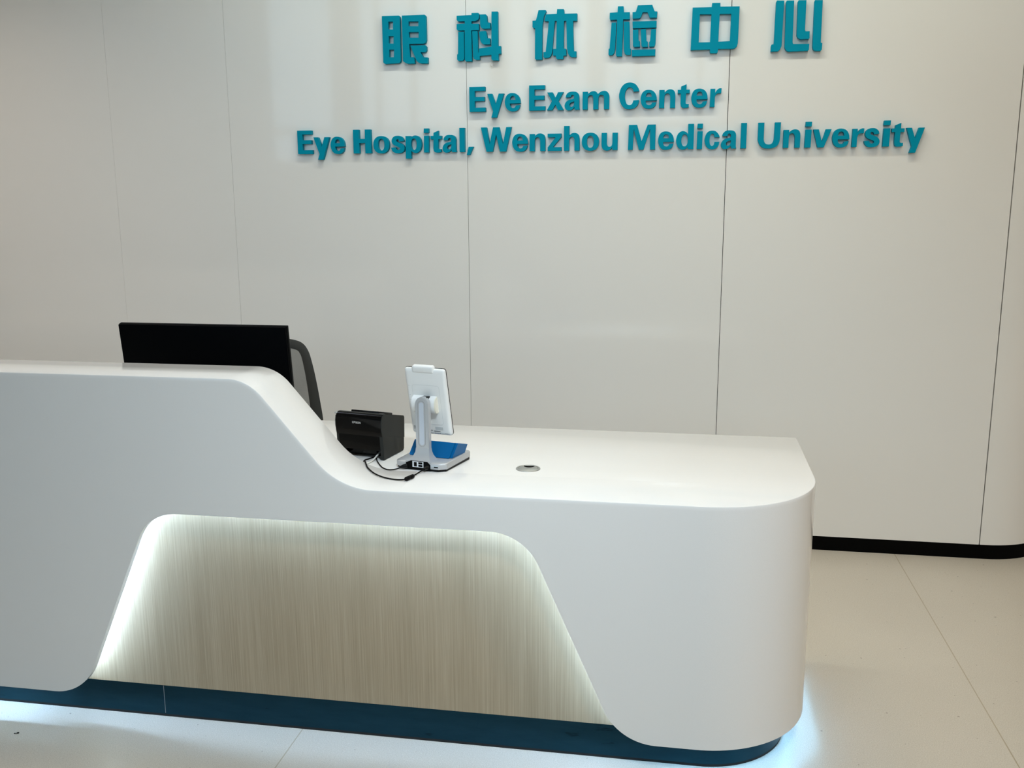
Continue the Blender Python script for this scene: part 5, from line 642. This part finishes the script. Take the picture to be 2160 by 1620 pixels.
# ------------------------------------------------------------------ cables on the worktop
CA = tag(empty('power_cable', (-0.82, 2.55, ZT)), 'black power cable with ferrite lump looping in front of the printer', 'cable')
o_ = Vector((-0.82, 2.55, ZT))
A = [(-0.9160, 2.7900, 0.8032), (-0.9215, 2.7672, 0.8026), (-0.9337, 2.7385, 0.8026), (-0.9402, 2.7250, 0.8026), (-0.9380, 2.7080, 0.8030), (-0.9300, 2.6890, 0.8065), (-0.9210, 2.6610, 0.8190), (-0.9100, 2.6380, 0.8250), (-0.8990, 2.6180, 0.8198), (-0.8889, 2.6005, 0.8158), (-0.8598, 2.5725, 0.8080), (-0.8224, 2.553, 0.8030), (-0.7816, 2.5394, 0.803), (-0.7560, 2.5370, 0.8055)]
bm = bmesh.new(); tube(bm, [p - o_ for p in spline(A, 8)], 0.0021, 8); finish(bm, 'cord', M['cable'], CA, 60)
A2 = [(-0.7445, 2.5680, 0.8055), (-0.7440, 2.592, 0.8035), (-0.7330, 2.618, 0.8075), (-0.7245, 2.6295, 0.8115)]
bm = bmesh.new(); tube(bm, [p - o_ for p in spline(A2, 8)], 0.0021, 8); finish(bm, 'cord', M['cable'], CA, 60)
f0, f1 = Vector((-0.7562, 2.5335, 0.8068)) - o_, Vector((-0.7420, 2.5715, 0.8068)) - o_
bm = bmesh.new(); tube(bm, [f0.lerp(f1, t) for t in (0.0, 0.06, 0.1, 0.46, 0.5, 0.54, 0.9, 0.94, 1.0)], [0.0035, 0.0055, 0.0062, 0.0062, 0.0056, 0.0062, 0.0062, 0.0055, 0.0035], 14); finish(bm, 'ferrite', M['cable'], CA, 35)
bm = bmesh.new(); tube(bm, [Vector(p) - o_ for p in ((-0.7265, 2.6255, 0.8115), (-0.7225, 2.6345, 0.8125), (-0.7175, 2.6478, 0.8135))], [0.0040, 0.0062, 0.0070], 12); finish(bm, 'plug', M['black'], CA, 40)
CB = tag(empty('data_cable', (-0.84, 2.64, ZT)), 'short black cable running from the printer to the left port of the terminal', 'cable')
o_ = Vector((-0.84, 2.64, ZT))
B_ = [(-0.9175, 2.7625, 0.8045), (-0.9050, 2.7330, 0.8035), (-0.8935, 2.7086, 0.8024), (-0.8663, 2.6604, 0.8024), (-0.8445, 2.6345, 0.804), (-0.8310, 2.6320, 0.8036), (-0.8140, 2.6420, 0.804), (-0.8030, 2.6480, 0.808)]
bm = bmesh.new(); tube(bm, [p - o_ for p in spline(B_, 8)], 0.0018, 8); finish(bm, 'cord', M['cable'], CB, 60)
bm = bmesh.new(); tube(bm, [Vector(p) - o_ for p in ((-0.8045, 2.6468, 0.8085), (-0.7960, 2.6485, 0.8105), (-0.7860, 2.6540, 0.8125))], [0.0035, 0.0058, 0.0066], 12); finish(bm, 'plug', M['black'], CB, 40)
bm = bmesh.new(); tube(bm, spline([(-0.9060, 2.7720, 0.8170), (-0.9080, 2.7480, 0.8125), (-0.9120, 2.7260, 0.8060), (-0.9165, 2.7050, 0.8035), (-0.9230, 2.6850, 0.8035)], 6), 0.0026, 8)
tag(finish(bm, 'white_cable', M['wcable'], None, 60), 'short white cable hanging out of the front of the black printer', 'cable')

# ------------------------------------------------------------------ a crumb on the floor
bm = bmesh.new()
for dx, dy, q in ((0.0, 0.0, 0.0042), (-0.0085, -0.0030, 0.0030), (-0.0045, -0.0015, 0.0020)):
    t0 = len(bm.verts); g_ = bmesh.ops.create_icosphere(bm, subdivisions=2, radius=1.0)
    for w_ in g_['verts']: w_.co = Vector((dx + w_.co.x * q, dy + w_.co.y * q * 0.8, max(0.0, 0.45 * q * (1 + w_.co.z))))
o = finish(bm, 'crumb', M['black'], None, 60); o.location = (-1.9466, 2.3575, 0.0)
tag(o, 'tiny dark crumb on the terrazzo floor in front of the desk', 'crumb')
